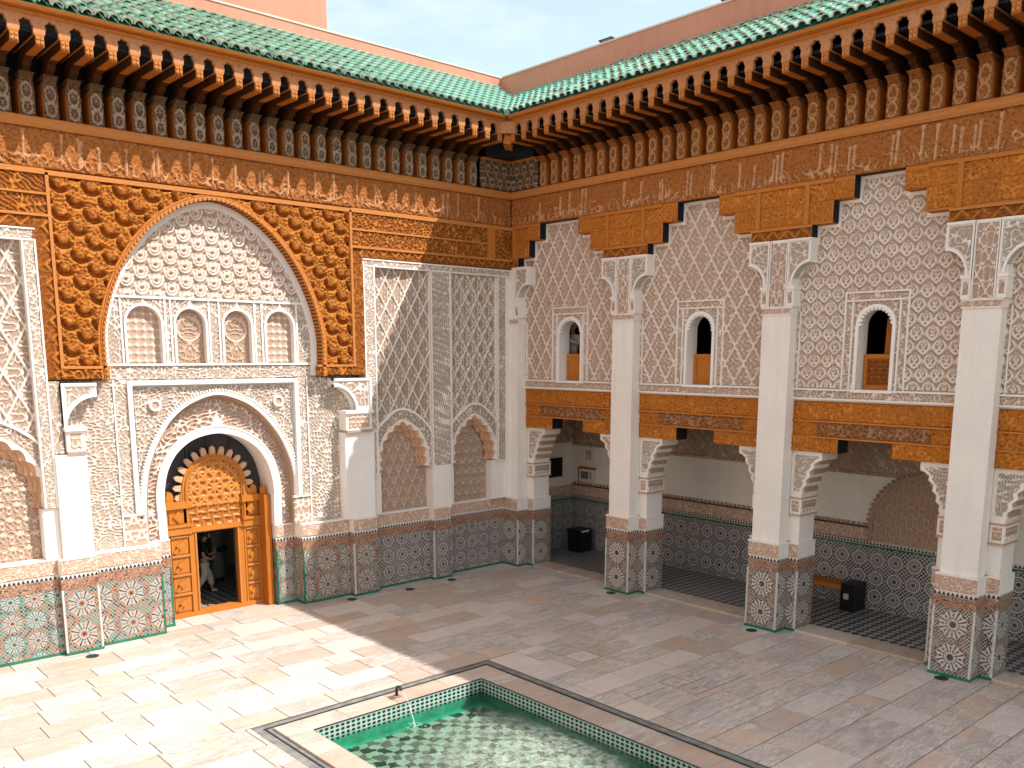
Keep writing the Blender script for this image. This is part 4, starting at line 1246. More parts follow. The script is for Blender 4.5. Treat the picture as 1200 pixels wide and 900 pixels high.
def person(label, loc, yaw, pose, top, legs, shoe='shoe_white', long_hair=False, hair='hair', size=.95):
    t = thing('person', label, 'person', loc)
    t.rotation_euler = (0, 0, yaw)
    t.scale = (size,) * 3
    p = pose
    J = [(0, 0, .95, (.15, .11)), (0, .01, 1.15, (.135, .095)), (0, .0, 1.36, (.165, .10)), (0, .0, 1.47, (.07, .06)), (0, p.get('lean', .03), 1.55, (.05, .055)),
         (-.17, 0, 1.41, .062), p['el'] + (.042,), p['wl'] + (.032,), p['hl'] + (.034,),
         (.17, 0, 1.41, .062), p['er'] + (.042,), p['wr'] + (.032,), p['hr'] + (.034,),
         (-.09, 0, .90, .095), p['kl'] + (.062,), p['al'] + (.042,), p['tl'] + (.04,),
         (.09, 0, .90, .095), p['kr'] + (.062,), p['ar'] + (.042,), p['tr'] + (.04,)]
    E_ = [(0, 1), (1, 2), (2, 3), (3, 4), (2, 5), (5, 6), (6, 7), (7, 8), (2, 9), (9, 10), (10, 11), (11, 12), (0, 13), (13, 14), (14, 15), (15, 16), (0, 17), (17, 18), (18, 19), (19, 20)]
    # head joins the same surface
    hx, hy, hz = p.get('head', (0, .06, 1.66))
    k = len(J)
    J += [(hx, hy, hz - .06, (.072, .08)), (hx, hy, hz + .03, (.082, .098)), (hx, hy - .01, hz + .10, (.06, .075)), (hx, hy + .105, hz - .015, .014)]
    E_ += [(4, k), (k, k + 1), (k + 1, k + 2), (k, k + 3)]
    # five fingers on each hand
    for (h, wj, s) in ((8, 7, -1), (12, 11, 1)):
        hv, wv = Vector(J[h][:3]), Vector(J[wj][:3])
        d = (hv - wv).normalized(); side = d.cross(Vector((0, 1, 0.2))).normalized()
        for f in range(4):
            b = hv + side * (-.03 + .02 * f) + d * .02
            q = len(J); ln = (.035, .042, .044, .034)[f]
            J += [(*b, .010), (*(b + d * ln + Vector((0, .006, 0))), .009), (*(b + d * ln * 1.8 + Vector((0, .022, -.004))), .007)]
            E_ += [(h, q), (q, q + 1), (q + 1, q + 2)]
        b = hv - d * .02 + side * s * .035; q = len(J)
        J += [(*b, .012), (*(b + d * .035 + side * s * .018), .010)]
        E_ += [(h, q), (q, q + 1)]
    def local(js): return js
    body = skinned('body', J, E_, 'skin', t)
    # clothing shells follow the same joints
    TJ = [(0, 0, .93, (.175, .135)), (0, .01, 1.15, (.16, .12)), (0, 0, 1.36, (.19, .125)), (0, 0, 1.45, (.095, .085)), (-.175, 0, 1.41, .08), tuple(Vector(J[5][:3]).lerp(Vector(p['el']), .8)) + (.06,),
          (.175, 0, 1.41, .08), tuple(Vector(J[9][:3]).lerp(Vector(p['er']), .8)) + (.06,)]
    TE = [(0, 1), (1, 2), (2, 3), (2, 4), (4, 5), (2, 6), (6, 7)]
    if p.get('sleeves'):
        TJ += [tuple(Vector(p['wl'])) + (.045,), tuple(Vector(p['wr'])) + (.045,)]; TE += [(5, 8), (7, 9)]
    skinned('top', TJ, TE, top, t)
    if legs == 'robe':
        RJ = [(0, 0, 1.0, (.18, .14)), (0, 0, .7, (.22, .18)), (0, 0, .35, (.26, .21)), (0, 0, .08, (.30, .24))]
        skinned('robe', RJ, [(0, 1), (1, 2), (2, 3)], top, t)
    else:
        LJ = [(0, 0, .97, (.165, .125)), (-.095, 0, .86, .115), tuple(Vector(p['kl'])) + (.10,), tuple(Vector(p['al']) + Vector((0, 0, .10))) + (.095,),
              (.095, 0, .86, .115), tuple(Vector(p['kr'])) + (.10,), tuple(Vector(p['ar']) + Vector((0, 0, .10))) + (.095,)]
        skinned('trousers', LJ, [(0, 1), (1, 2), (2, 3), (0, 4), (4, 5), (5, 6)], legs, t)
    HJ = [(hx, hy - .035, hz + .075, (.09, .10)), (hx, hy - .02, hz + .11, (.07, .085)), (hx, hy - .075, hz - .01, (.075, .05))]
    HE = [(0, 1), (0, 2)]
    if long_hair: HJ.append((hx, hy - .10, hz - .2, (.08, .04))); HE.append((2, 3))
    skinned('hair', HJ, HE, hair, t)
    for (a, tt) in (('al', 'tl'), ('ar', 'tr')):
        A_, T_ = Vector(p[a]), Vector(p[tt])
        skinned('shoe', [tuple(A_ + Vector((0, -.03, -.03))) + (.052,), tuple(A_.lerp(T_, .5) + Vector((0, 0, -.01))) + (.047,), tuple(T_) + (.042,)], [(0, 1), (1, 2)], shoe, t)
    # eyes, brows and mouth
    for s in (-1, 1):
        e = MB().box(hx + s * .034 - .014, hx + s * .034 + .014, hz + .012, hz + .026, -.004, .006)
        e.build('eye', 'black_plastic', t, lambda q, hy=hy: np.stack([q[:, 0], q[:, 2] + hy + .086, q[:, 1]], 1) + np.array(WL[t.name]))
    MB().box(hx - .022, hx + .022, hz - .062, hz - .052, -.004, .006).build('mouth', 'sign_red', t, lambda q: np.stack([q[:, 0], q[:, 2] + hy + .082, q[:, 1]], 1) + np.array(WL[t.name]))
    return t
# local frame of a person: +Y is the way the body faces
walk = dict(el=(-.24, -.02, 1.14), wl=(-.16, .20, 1.06), hl=(-.10, .27, 1.10), er=(.25, -.06, 1.13), wr=(.20, .14, 1.00), hr=(.14, .22, 1.02),
            kl=(-.10, .16, .50), al=(-.10, .22, .09), tl=(-.10, .37, .05), kr=(.10, -.02, .50), ar=(.10, -.26, .11), tr=(.10, -.13, .05), lean=.06, head=(0, .12, 1.63))
p1 = person('person in a black t-shirt and pale wide trousers walking past just inside the wicket door', (-8.28, 2.75, .02), math.radians(-100), walk, 'cloth_black', 'cloth_cream', 'shoe_white')
stand = dict(el=(-.30, .10, 1.50), wl=(-.17, .16, 1.68), hl=(-.11, .17, 1.74), er=(.32, .08, 1.50), wr=(.20, .16, 1.68), hr=(.14, .17, 1.74),
             kl=(-.10, .02, .50), al=(-.10, 0, .09), tl=(-.10, .14, .05), kr=(.10, .02, .50), ar=(.10, 0, .09), tr=(.11, .14, .05), sleeves=True, head=(0, .04, 1.68))
p2 = person('person in a long grey robe with raised arms standing deeper in the passage', (-7.45, 3.8, .02), math.radians(20), stand, 'cloth_grey', 'robe', 'cloth_black', True)
tube([(.16, -.17, .98), (.1, -.22, 1.0), (-.05, -.24, .98), (-.17, -.19, .96)], [.05, .085, .085, .05], 10).build('waist_bag', 'cloth_black', p2,
     lambda q: q + np.array(WL[p2.name]))

# ================================================================== gallery behind the pillars
GX = 3.4
gfl = thing('gallery_floor', 'shaded gallery floor of small black and grey lozenge tiles behind a marble edge', 'floor', (2, -8, 0), kind='structure')
MB().box(.98, GX, -24, .8, -.2, .022).build('tile_field', 'lozenge_floor', gfl, FG)
MB().box(.5, .985, -24, .8, -.2, .0).build('edge_bed', 'grout', gfl, FG)
yy = .0
while yy > -18:
    l = rng.choice((1.3, 1.6, 1.9))
    slab('edge_slab', 'marble_kerb', gfl, .345, .98, yy - l, yy, .055, .25, .004); yy -= l

back = thing('gallery_back_wall', 'shaded back wall of the gallery with mosaic dado and plaster bands', 'wall', (3.5, -8, 0))
MB().box(-1.1, 24, -.3, 5.4, -GX - .5, -GX - .03).build('core', 'plaster', back, FB)
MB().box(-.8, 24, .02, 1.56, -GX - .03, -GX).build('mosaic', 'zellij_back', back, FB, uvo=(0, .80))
MB().box(-.8, 24, 1.56, 1.60, -GX - .03, -GX + .015).build('green_line', 'green_glaze', back, FB)
MB().box(-.8, 24, 1.62, 1.70, -GX - .03, -GX + .02).build('merlon_tiles', 'merlon', back, FB)
relief('plaster_band', 'stucco_band', back, FB, -.8, 9.44, 1.71, 2.02, -GX + .01, H_curl(40, 91, .4), .03, amp=.012)
m = MB(); u = -.7
while u < 9.4: m.box(u, u + .07, 2.07, 2.15, -GX, -GX + .03); u += .14
m.build('dentil_row', 'stucco_tan', back, FB, kind='stuff')
MB().box(-.8, 9.44, 2.035, 2.065, -GX - .03, -GX + .025).box(-.8, 9.44, 1.70, 1.712, -GX - .03, -GX + .02).build('brown_line', 'wood_dark', back, FB)
relief('upper_stucco', 'stucco_tan', back, FB, -.8, 16, 3.42, 4.7, -GX + .01, H_curl(42, 92, .45), .025, amp=.03)
relief('upper_band', 'stucco_tan', back, FB, -.8, 16, 3.32, 3.41, -GX + .02, H_curl(40, 93), .03, amp=.012)
LC, LR = 10.74, 1.24
lun = [(LC - LR, 1.72)] + [(LC - LR * math.cos(a), 2.12 + LR * math.sin(a)) for a in [i * math.pi / 24 for i in range(25)]] + [(LC + LR, 1.72)]
il = inside(lun)
lu = thing('lunette', 'round-headed carved stucco lunette on the gallery back wall', 'wall panel', (GX, -LC, 1.72))
relief('carved_field', 'stucco_tan', lu, FB, LC - LR, LC + LR, 1.71, 2.12 + LR, -GX + .03, H_cell(.26, .26, 42, 94, .42), .019, mask=il, amp=.03)
MB().ring(offset_poly(lun, -.0), offset_poly(lun, .10), -GX, -GX + .06).build('rim', 'stucco_tan', lu, FB)
m = MB(); P = np.array(offset_poly(lun, .14)); Ls = np.concatenate([[0], np.cumsum(np.linalg.norm(np.diff(P, axis=0), axis=1))]); s = 0
while s < Ls[-1]:
    x = np.interp(s, Ls, P[:, 0]); zz = np.interp(s, Ls, P[:, 1]); m.box(x - .035, x + .035, zz - .035, zz + .035, -GX, -GX + .05); s += .13
m.build('dentil_row', 'stucco_tan', lu, FB, kind='stuff')
cc = [(LC + .28 + .16 * math.cos(a), 2.62 + .16 * math.sin(a)) for a in [2 * math.pi * k / 18 for k in range(18)]]
MB().prism(cc, -GX + .02, -GX + .065).build('disc', 'stucco_tan', lu, FB)

end = thing('gallery_end_wall', 'shaded end wall of the gallery corner beyond the first bay', 'wall', (2.2, .9, 0))
MB().box(.86, GX + .4, -.3, 5.4, -1.4, -.83).build('core', 'plaster', end, FA)
MB().box(.86, GX, .02, 1.56, -.83, -.80).build('mosaic', 'zellij_back', end, FA, uvo=(0, .80))
MB().box(.86, GX, 1.56, 1.60, -.83, -.785).build('green_line', 'green_glaze', end, FA)
MB().box(.86, GX, 1.62, 1.70, -.83, -.78).build('merlon_tiles', 'merlon', end, FA)
relief('plaster_band', 'stucco_band', end, FA, .86, GX, 1.71, 2.02, -.79, H_curl(40, 95, .4), .03, amp=.012)
relief('upper_stucco', 'stucco_tan', end, FA, .86, GX, 3.42, 4.7, -.79, H_curl(42, 92, .45), .025, amp=.03)

ceil = thing('gallery_ceiling', 'dark joisted timber ceiling of the gallery', 'ceiling', (2, -8, 4.9), kind='structure')
MB().box(.60, GX, -24, .8, 4.86, 4.99).build('boards', 'wood_dark', ceil, FG)
for k in range(40):
    y0 = .55 - k * .42
    MB().box(.86, GX, y0 - .14, y0, 4.70, 4.86).build('joist', 'wood_dark', ceil, FG)

# things kept in the gallery
t = thing('wall_screen', 'black flat screen hung on the end wall of the gallery corner', 'screen', (2.6, .78, 2.4))
MB().box(2.10, 2.88, 2.34, 2.96, -.79, -.74).build('casing', 'black_plastic', t, FA)
MB().box(2.13, 2.85, 2.37, 2.93, -.74, -.735).build('display', 'blue_board', t, FA)
t = thing('hose_cabinet', 'white framed fire cabinet with red top edge on the corner back wall', 'cabinet', (3.38, -.1, 2.4))
MB().box(-.42, .22, 2.20, 2.64, -GX, -GX + .10).build('case', 'sign_white', t, FB)
MB().box(-.44, .24, 2.60, 2.65, -GX, -GX + .12).box(-.44, -.40, 2.18, 2.60, -GX, -GX + .115).build('red_edge', 'sign_red', t, FB)
MB().box(-.32, .0, 2.28, 2.52, -GX + .10, -GX + .106).build('window', 'cloth_grey', t, FB)
MB().box(.04, .16, 2.30, 2.52, -GX + .10, -GX + .106).build('notice', 'cloth_lightgrey', t, FB)
t = thing('alarm_box', 'small pale alarm box above the fire cabinet', 'alarm', (3.38, -.08, 3.0))
MB().box(-.15, .02, 2.90, 3.18, -GX, -GX + .08).build('case', 'cloth_lightgrey', t, FB)
MB().box(-.11, -.02, 2.96, 3.06, -GX + .08, -GX + .09).build('sounder', 'sign_white', t, FB)
t = thing('litter_bin', 'square black litter bin with a pale lid slot in the gallery corner', 'bin', (2.85, -.2, 0))
m = MB().prism([(-.26, .03), (.26, .03), (.29, .66), (-.29, .66)], -.25, .25); 
m.build('body', 'black_plastic', t, lambda q: np.stack([2.85 + q[:, 0], -.1 - q[:, 2], q[:, 1]], 1))
MB().box(-.31, .31, .66, .74, -.27, .27).build('lid', 'black_plastic', t, lambda q: np.stack([2.85 + q[:, 0], -.1 - q[:, 2], q[:, 1]], 1))
MB().box(-.20, .12, .68, .73, .27, .29).build('slot_label', 'sign_white', t, lambda q: np.stack([2.85 + q[:, 0], -.1 - q[:, 2], q[:, 1]], 1))
t = thing('wooden_bench', 'brown wooden bench with a dark end block against the mosaic wall', 'bench', (3.0, -8.3, 0))
MB().box(7.2, 9.12, .52, .64, -3.25, -2.75).build('seat', 'wood', t, FB)
MB().box(7.3, 7.42, .02, .52, -3.2, -2.8).build('leg', 'wood_dark', t, FB)
m = MB().box(9.12, 9.48, .02, .70, -3.28, -2.72).build('end_block', 'black_plastic', t, FB)
MB().box(9.20, 9.33, .32, .46, -2.72, -2.712).build('paper_notice', 'cloth_lightgrey', m, FB)
t = thing('stone_bench', 'low pale stone bench in the gallery at the right edge', 'bench', (2.6, -14.6, 0))
MB().box(13.9, 16, .46, .56, -2.6, -2.0).build('seat', 'marble_kerb', t, FB)
MB().box(14.1, 14.3, .02, .46, -2.5, -2.1).build('support', 'marble_kerb', t, FB)
MB().box(15.6, 15.8, .02, .46, -2.5, -2.1).build('support', 'marble_kerb', t, FB)

# ================================================================== gallery facade (plane X = 0)
wallB = thing('gallery_wall', 'stucco upper wall of the shaded gallery side with three arched windows', 'wall', (.6, -8, 5.2))
NB = -.30
WINB = [(2.10, .40), (6.43, .36), (10.78, .355)]
m = MB(); e = -.9
for (c, hw) in WINB:
    m.box(e, c - hw - .02, 5.23, 10.6, -.66, NB - .035); e = c + hw + .02
m.box(e, 24, 5.23, 10.6, -.66, NB - .035).box(-.9, 24, 10.6, 13.0, -1.0, -.61)
for (c, hw) in WINB:
    m.box(c - hw - .02, c + hw + .02, 5.23, 5.47, -.66, NB - .035).box(c - hw - .02, c + hw + .02, 7.20, 10.6, -.66, NB - .035)
m.build('core', 'plaster', wallB, FB)
MB().box(-.9, 24, 9.72, 10.46, NB - .03, -.05).box(-.9, 24, 11.9, 13.1, NB - .03, -.05).build('timber_core', 'wood_dark', wallB, FB)
# rooms behind the windows
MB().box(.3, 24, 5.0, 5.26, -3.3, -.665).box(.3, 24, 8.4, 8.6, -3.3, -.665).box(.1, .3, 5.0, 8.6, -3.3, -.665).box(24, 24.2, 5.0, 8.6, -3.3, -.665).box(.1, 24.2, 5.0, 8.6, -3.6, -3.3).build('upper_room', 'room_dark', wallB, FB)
MB().box(17.0, 24, 4.12, 5.228, -.82, NB - .02).build('beam_run', 'wood', wallB, FB)

def arch_win(c, hw, g=0.0, zs=6.78, zb=5.50, bell=True):
    """horseshoe window outline, open polyline left foot -> right foot"""
    rr = hw + g
    P = [(c - rr, zb), (c - rr, zs)]
    P += [(c - rr * math.cos(a) * (1.0), zs + (.37 + g) * math.sin(a) ** .9) for a in [i * math.pi / 16 for i in range(1, 16)]]
    return P + [(c + rr, zs), (c + rr, zb)]
PC = [4.245, 8.655, 12.92, 17.2]                                  # pillar centres
BAYS = [(.30, 3.895, 2.10), (4.595, 8.305, 6.43), (9.005, 12.57, 10.78), (13.27, 16.85, 15.06)]
STEP = [(.73, 8.62, 8.87), (1.19, 8.87, 9.31), (1.62, 9.31, 9.74)]
def step_top(u):
    """height of the infill at u: bounded by the stepped brackets above the pillars"""
    z = np.full(u.shape, 9.73)
    for c in [-.45] + PC:
        d = np.abs(u - c)
        for (hw, za, zb) in STEP[::-1]:
            z = np.where(d < hw, za - .01, z)
    return z
def medal(u, z):
    a, b = .31, .27
    row = np.floor(z / b); uu = u + (row % 2) * a / 2
    x = ((uu / a) % 1 - .5) * a; y = ((z / b) % 1 - .5) * b
    disk = np.hypot(x, y + .075)
    ring = 1 - sm(np.abs(disk - .044), .010, .022)
    ogive = np.abs((np.abs(x) / .110) ** 1.6 + (np.abs(y - .02) / .135) ** 1.7 - 1)
    cell = 1 - sm(ogive, .16, .36)
    leaf = 1 - sm(np.abs((np.abs(x) / .045) ** 1.5 + (np.abs(y - .055) / .055) ** 1.5 - 1), .25, .6)
    c = curls(np.abs(x), y, 60, 111, .42) * .7
    h = np.maximum.reduce([ring, cell, leaf, c])
    return h, np.maximum.reduce([ring, cell * .95, leaf * .9, c * .85])
for i, (a, b, c) in enumerate(BAYS):
    hw = WINB[i][1] if i < 3 else 0
    if i == 2 or i == 3: hf = medal
    elif i == 0: hf = H_sebka(.46, .78, 62, 101, .05, .022, 3, .6, u0=c, z0=7.2)
    else: hf = H_sebka(.50, .80, 64, 102, .05, .028, 3, .6, u0=c, z0=7.2)
    if i < 3:
        fw = .66
        msk = lambda u, z, c=c, fw=fw: (z < step_top(u)) & ~((np.abs(u - c) < fw) & (z < 7.46))
    else: msk = lambda u, z: z < step_top(u)
    relief('infill_panel', 'stucco_pink', wallB, FB, a, b, 5.52, 9.73, NB, hf, (.0185, .017, .0165, .018)[i], mask=msk, amp=.045)
    # pale steps that cap the infill under the brackets
    for s, cc in ((1, ([-.45] + PC)[i]), (-1, PC[i])):
        hws = [q[0] for q in STEP] + [None]
        for k in range(3):
            u0 = cc + s * hws[k]; u1 = cc + s * (hws[k + 1] if k < 2 else hws[2]); z = STEP[k][2] if k < 2 else 9.73
            if k < 2: box('step_cap', 'plaster', wallB, FB, min(u0, u1), max(u0, u1), z - .075, z - .012, NB - .03, NB + .075)
            zz0 = STEP[k][1] - .075; e0 = u0 + s * .0
            box('step_cap', 'plaster', wallB, FB, min(e0, e0 + s * .05), max(e0, e0 + s * .05), zz0, (STEP[k][2] if k < 3 else 9.73) - .0125, NB - .03, NB + .07)
    ctr_u0, ctr_u1 = ([-.45] + PC)[i] + 1.62, PC[i] - 1.62
    box('step_cap', 'plaster', wallB, FB, ctr_u0, ctr_u1, 9.66, 9.725, NB - .03, NB + .075)
    # base border
    relief('border_band', 'stucco_pink', wallB, FB, a, b, 5.30, 5.46, NB + .0, H_curl(46, 120 + i, .4), .02, amp=.015)
    box('white_line', 'plaster', wallB, FB, a, b, 5.46, 5.50, NB - .03, NB + .055)
    box('white_line', 'plaster', wallB, FB, a, b, 5.265, 5.30, NB - .03, NB + .06)
    for (x0, x1) in ((a + .02, a + .10), (b - .10, b - .02)):
        box('white_line', 'plaster', wallB, FB, x0 + .05, x0 + .075, 5.5, 7.1, NB - .03, NB + .055)
    if i == 3: continue
    # window
    wd = thing('arched_window', ('arched window nearest the corner with a person standing behind its wooden shutter', 'middle arched window, empty above its plain wooden shutter',
                                 'rightmost arched window with a carved shutter and a leaning board inside')[i], 'window', (.3, -c, 5.4), 'arched windows in the gallery wall')
    o_ = arch_win(c, hw); 
    closed = o_
    iw = inside(closed)
    relief('window_surround', 'stucco_pink', wd, FB, c - .50, c + .50, 5.44, 7.30, NB - .01, H_curl(48, 130 + i, .42), .017, mask=lambda u, z: ~iw(u, z), amp=.022)
    MB().ring(o_, arch_win(c, hw, .07), NB - .03, NB + .045).build('window_rim', 'plaster_bright', wd, FB)
    for (x0, x1, z0, z1) in ((c - .66, c - .50, 5.505, 7.30), (c + .50, c + .66, 5.505, 7.30), (c - .66, c + .66, 7.30, 7.46)):
        relief('window_border', 'stucco_pink', wd, FB, x0, x1, z0, z1, NB, H_curl(50, 140 + i, .42), .018, amp=.018, skirt=.04)
    m = MB()
    for (x0, x1, z0, z1) in ((c - .68, c - .65, 5.502, 7.48), (c + .65, c + .68, 5.502, 7.48), (c - .515, c - .485, 5.502, 7.28), (c + .485, c + .515, 5.502, 7.28), (c - .65, c + .65, 7.45, 7.48), (c - .65, c + .65, 7.285, 7.315)):
        m.box(x0, x1, z0, z1, NB - .03, NB + .05)
    m.build('white_beads', 'plaster', wd, FB)
    MB().strip([(u, z, NB - .03) for u, z in o_], [(u, z, -.66) for u, z in o_]).build('reveal', 'plaster', wd, FB)
    MB().box(c - hw - .09, c + hw + .09, 5.44, 5.50, -.655, NB + .06).build('sill', 'plaster_bright', wd, FB)
    # lobed inner rim
    m = MB(); P = np.array(arch_win(c, hw, -.015)[1:-1]); Ls = np.concatenate([[0], np.cumsum(np.linalg.norm(np.diff(P, axis=0), axis=1))]); s = 0.04
    while s < Ls[-1]:
        x = np.interp(s, Ls, P[:, 0]); zz = np.interp(s, Ls, P[:, 1]); r_ = .034
        m.prism([(x + r_ * math.cos(q), zz + r_ * math.sin(q)) for q in [k * math.pi / 3 for k in range(6)]], NB - .06, NB + .03); s += .082
    m.build('lobes', 'plaster_bright', wd, FB, kind='stuff')
    sh = MB().box(c - hw + .02, c + hw - .01, 5.505, 6.22, -.63, -.57).build('shutter', 'wood', wd, FB)
    m = MB(); x0, x1 = c - hw + .02, c + hw - .01
    m.box(x0 - .004, x1 + .004, 6.14, 6.224, -.60, -.545).box(x0, x1, 5.503, 5.58, -.60, -.545).box(x0, x0 + .07, 5.58, 6.14, -.60, -.545).box(x1 - .07, x1, 5.58, 6.14, -.60, -.545)
    m.build('shutter_frame', 'wood', sh, FB)
    if i == 2:
        relief('shutter_carving', 'wood_carved', sh, FB, x0 + .08, x1 - .08, 5.60, 6.12, -.566, H_cell(.17, .17, 34, 150, .45, False), .012, amp=.02)
        MB().prism([(10.70, 6.22), (11.05, 6.22), (11.08, 7.02), (10.72, 6.95)], -.95, -.89).build('leaning_board', 'wood', wd, FB)

look = dict(el=(-.22, .12, 1.18), wl=(-.06, .30, 1.30), hl=(-.03, .33, 1.37), er=(.22, .12, 1.18), wr=(.06, .30, 1.30), hr=(.03, .33, 1.37),
            kl=(-.10, .02, .50), al=(-.10, 0, .09), tl=(-.10, .14, .05), kr=(.10, .02, .50), ar=(.10, 0, .09), tr=(.10, .14, .05), sleeves=True, head=(0, .06, 1.66))
p3 = person('person in a pale grey top seen through the arched window nearest the corner', (1.0, -1.52, 5.26), math.radians(105), look, 'cloth_lightgrey', 'cloth_black', 'cloth_black', hair='cloth_lightgrey', size=1.03)

# ---- lower carved beams between the pillars
ORD = ['beam of carved planks over the corner bay', 'beam of carved planks over the second bay from the corner', 'beam of carved planks over the third bay, above the lunette', 'beam of carved planks cut by the right edge']
NOTCH = [(1.40, 2.60), (5.80, 6.92), (10.10, 11.30), (14.4, 15.7)]
for i, (a, b, c) in enumerate(BAYS):
    t = thing('carved_beam', 'orange ' + ORD[i], 'beam', (.4, -c, 4.1), 'carved plank beams between the pillars')
    a, b = a + .004, b - .004
    n0, n1 = -.82, NB - .0
    box('top_plank', 'wood', t, FB, a, b, 4.815, 5.225, n0, n1 - .02)
    relief('plank_face', 'wood_board', t, FB, a, b, 4.825, 5.215, n1 - .01, H_curl(44, 160 + i, .4), .02, amp=.016)
    box('bead', 'wood_pale', t, FB, a, b, 4.785, 4.815, n0, n1 + .035)
    relief('middle_plank', 'wood_board', t, FB, a, b, 4.47, 4.785, n1 - .02, H_cell(.5, .32, 34, 170 + i, .4), .02, amp=.018, skirt=.3)
    relief('middle_cartouche', 'cartouche', t, FB, a + (b - a) * .17, a + (b - a) * .85, 4.50, 4.76, n1 - .008, H_curl(36, 175 + i, .5), .02, amp=.02)
    box('bead', 'wood_pale', t, FB, a, b, 4.44, 4.47, n0, n1 + .02)
    box('dark_end', 'blue_board', t, FB, NOTCH[i][0], NOTCH[i][0] + .014, 4.127, 4.438, n0 + .1, n1 - .014)
    for (x0, x1) in ((a, NOTCH[i][0]), (NOTCH[i][1], b)):
        relief('lower_plank', 'wood_board', t, FB, x0, x1, 4.125, 4.438, n1 - .01, H_curl(40, 180 + i, .4), .02, amp=.016, skirt=.5)

# ---- pillars
def bracket(parent, uo, s, hi):
    """carved plaster corbel below the beam: starts at uo and reaches out in direction s"""
    zt = 4.12; L_ = .46
    sc_ = [(0, 3.10), (.035, 3.18), (.02, 3.28), (.11, 3.36), (.09, 3.47), (.19, 3.56), (.17, 3.67), (.28, 3.76), (.27, 3.85), (.37, 3.92), (.45, 3.94), (L_, 4.02), (L_, zt)]
    poly = [(uo + s * x, z) for x, z in sc_] + [(uo - s * .26, zt), (uo - s * .26, 3.10)]
    if s < 0: poly = poly[::-1]
    MB().prism(poly, -1.03, -.385).build('bracket', 'plaster', parent, FB)
    ins = inside(poly)
    relief('bracket_carving', 'stucco_white', parent, FB, min(uo - s * .18, uo + s * .4), max(uo - s * .18, uo + s * .4), 3.22, 4.03, -.383, H_curl(60, 200, .45), .014,
           mask=lambda u, z: ins(u, z) & ins(u + s * .07, z) & ins(u, z - .07), amp=.022)
    for k, (x, z, w_) in enumerate(((.02, 3.2, .16), (.10, 3.42, .18), (.20, 3.62, .2), (.32, 3.84, .2))):
        MB().box(min(uo + s * x, uo + s * (x + .05)), max(uo + s * x, uo + s * (x + .05)), z, z + .10, -.98, -.44).build('muqarnas_cell', 'stucco_tan', parent, FB)
    a, b = min(uo - s * .24, uo + s * .03), max(uo - s * .24, uo + s * .03)
    bl = MB().box(a, b, 2.66, 3.10, -1.06, -.37).build('bracket_block', 'plaster', parent, FB)
    MB().box(a - .01, b + .01, 2.66, 2.70, -1.07, -.355).box(a - .01, b + .01, 3.04, 3.08, -1.07, -.355).build('brown_line', 'stucco_band', bl, FB)
    relief('block_carving', 'stucco_band', bl, FB, a + .05, b - .05, 2.75, 3.0, -.368, H_cell(.12, .25, 34, 201, .45), .014, amp=.02)
    FS = lambda q: np.stack([q[:, 0], -(uo + s * (.03 + q[:, 2])), q[:, 1]], 1)
    relief('block_carving', 'stucco_pink', bl, FS, .42, 1.0, 2.75, 3.0, .002, H_cell(.14, .25, 34, 202, .45), .014, amp=.02)

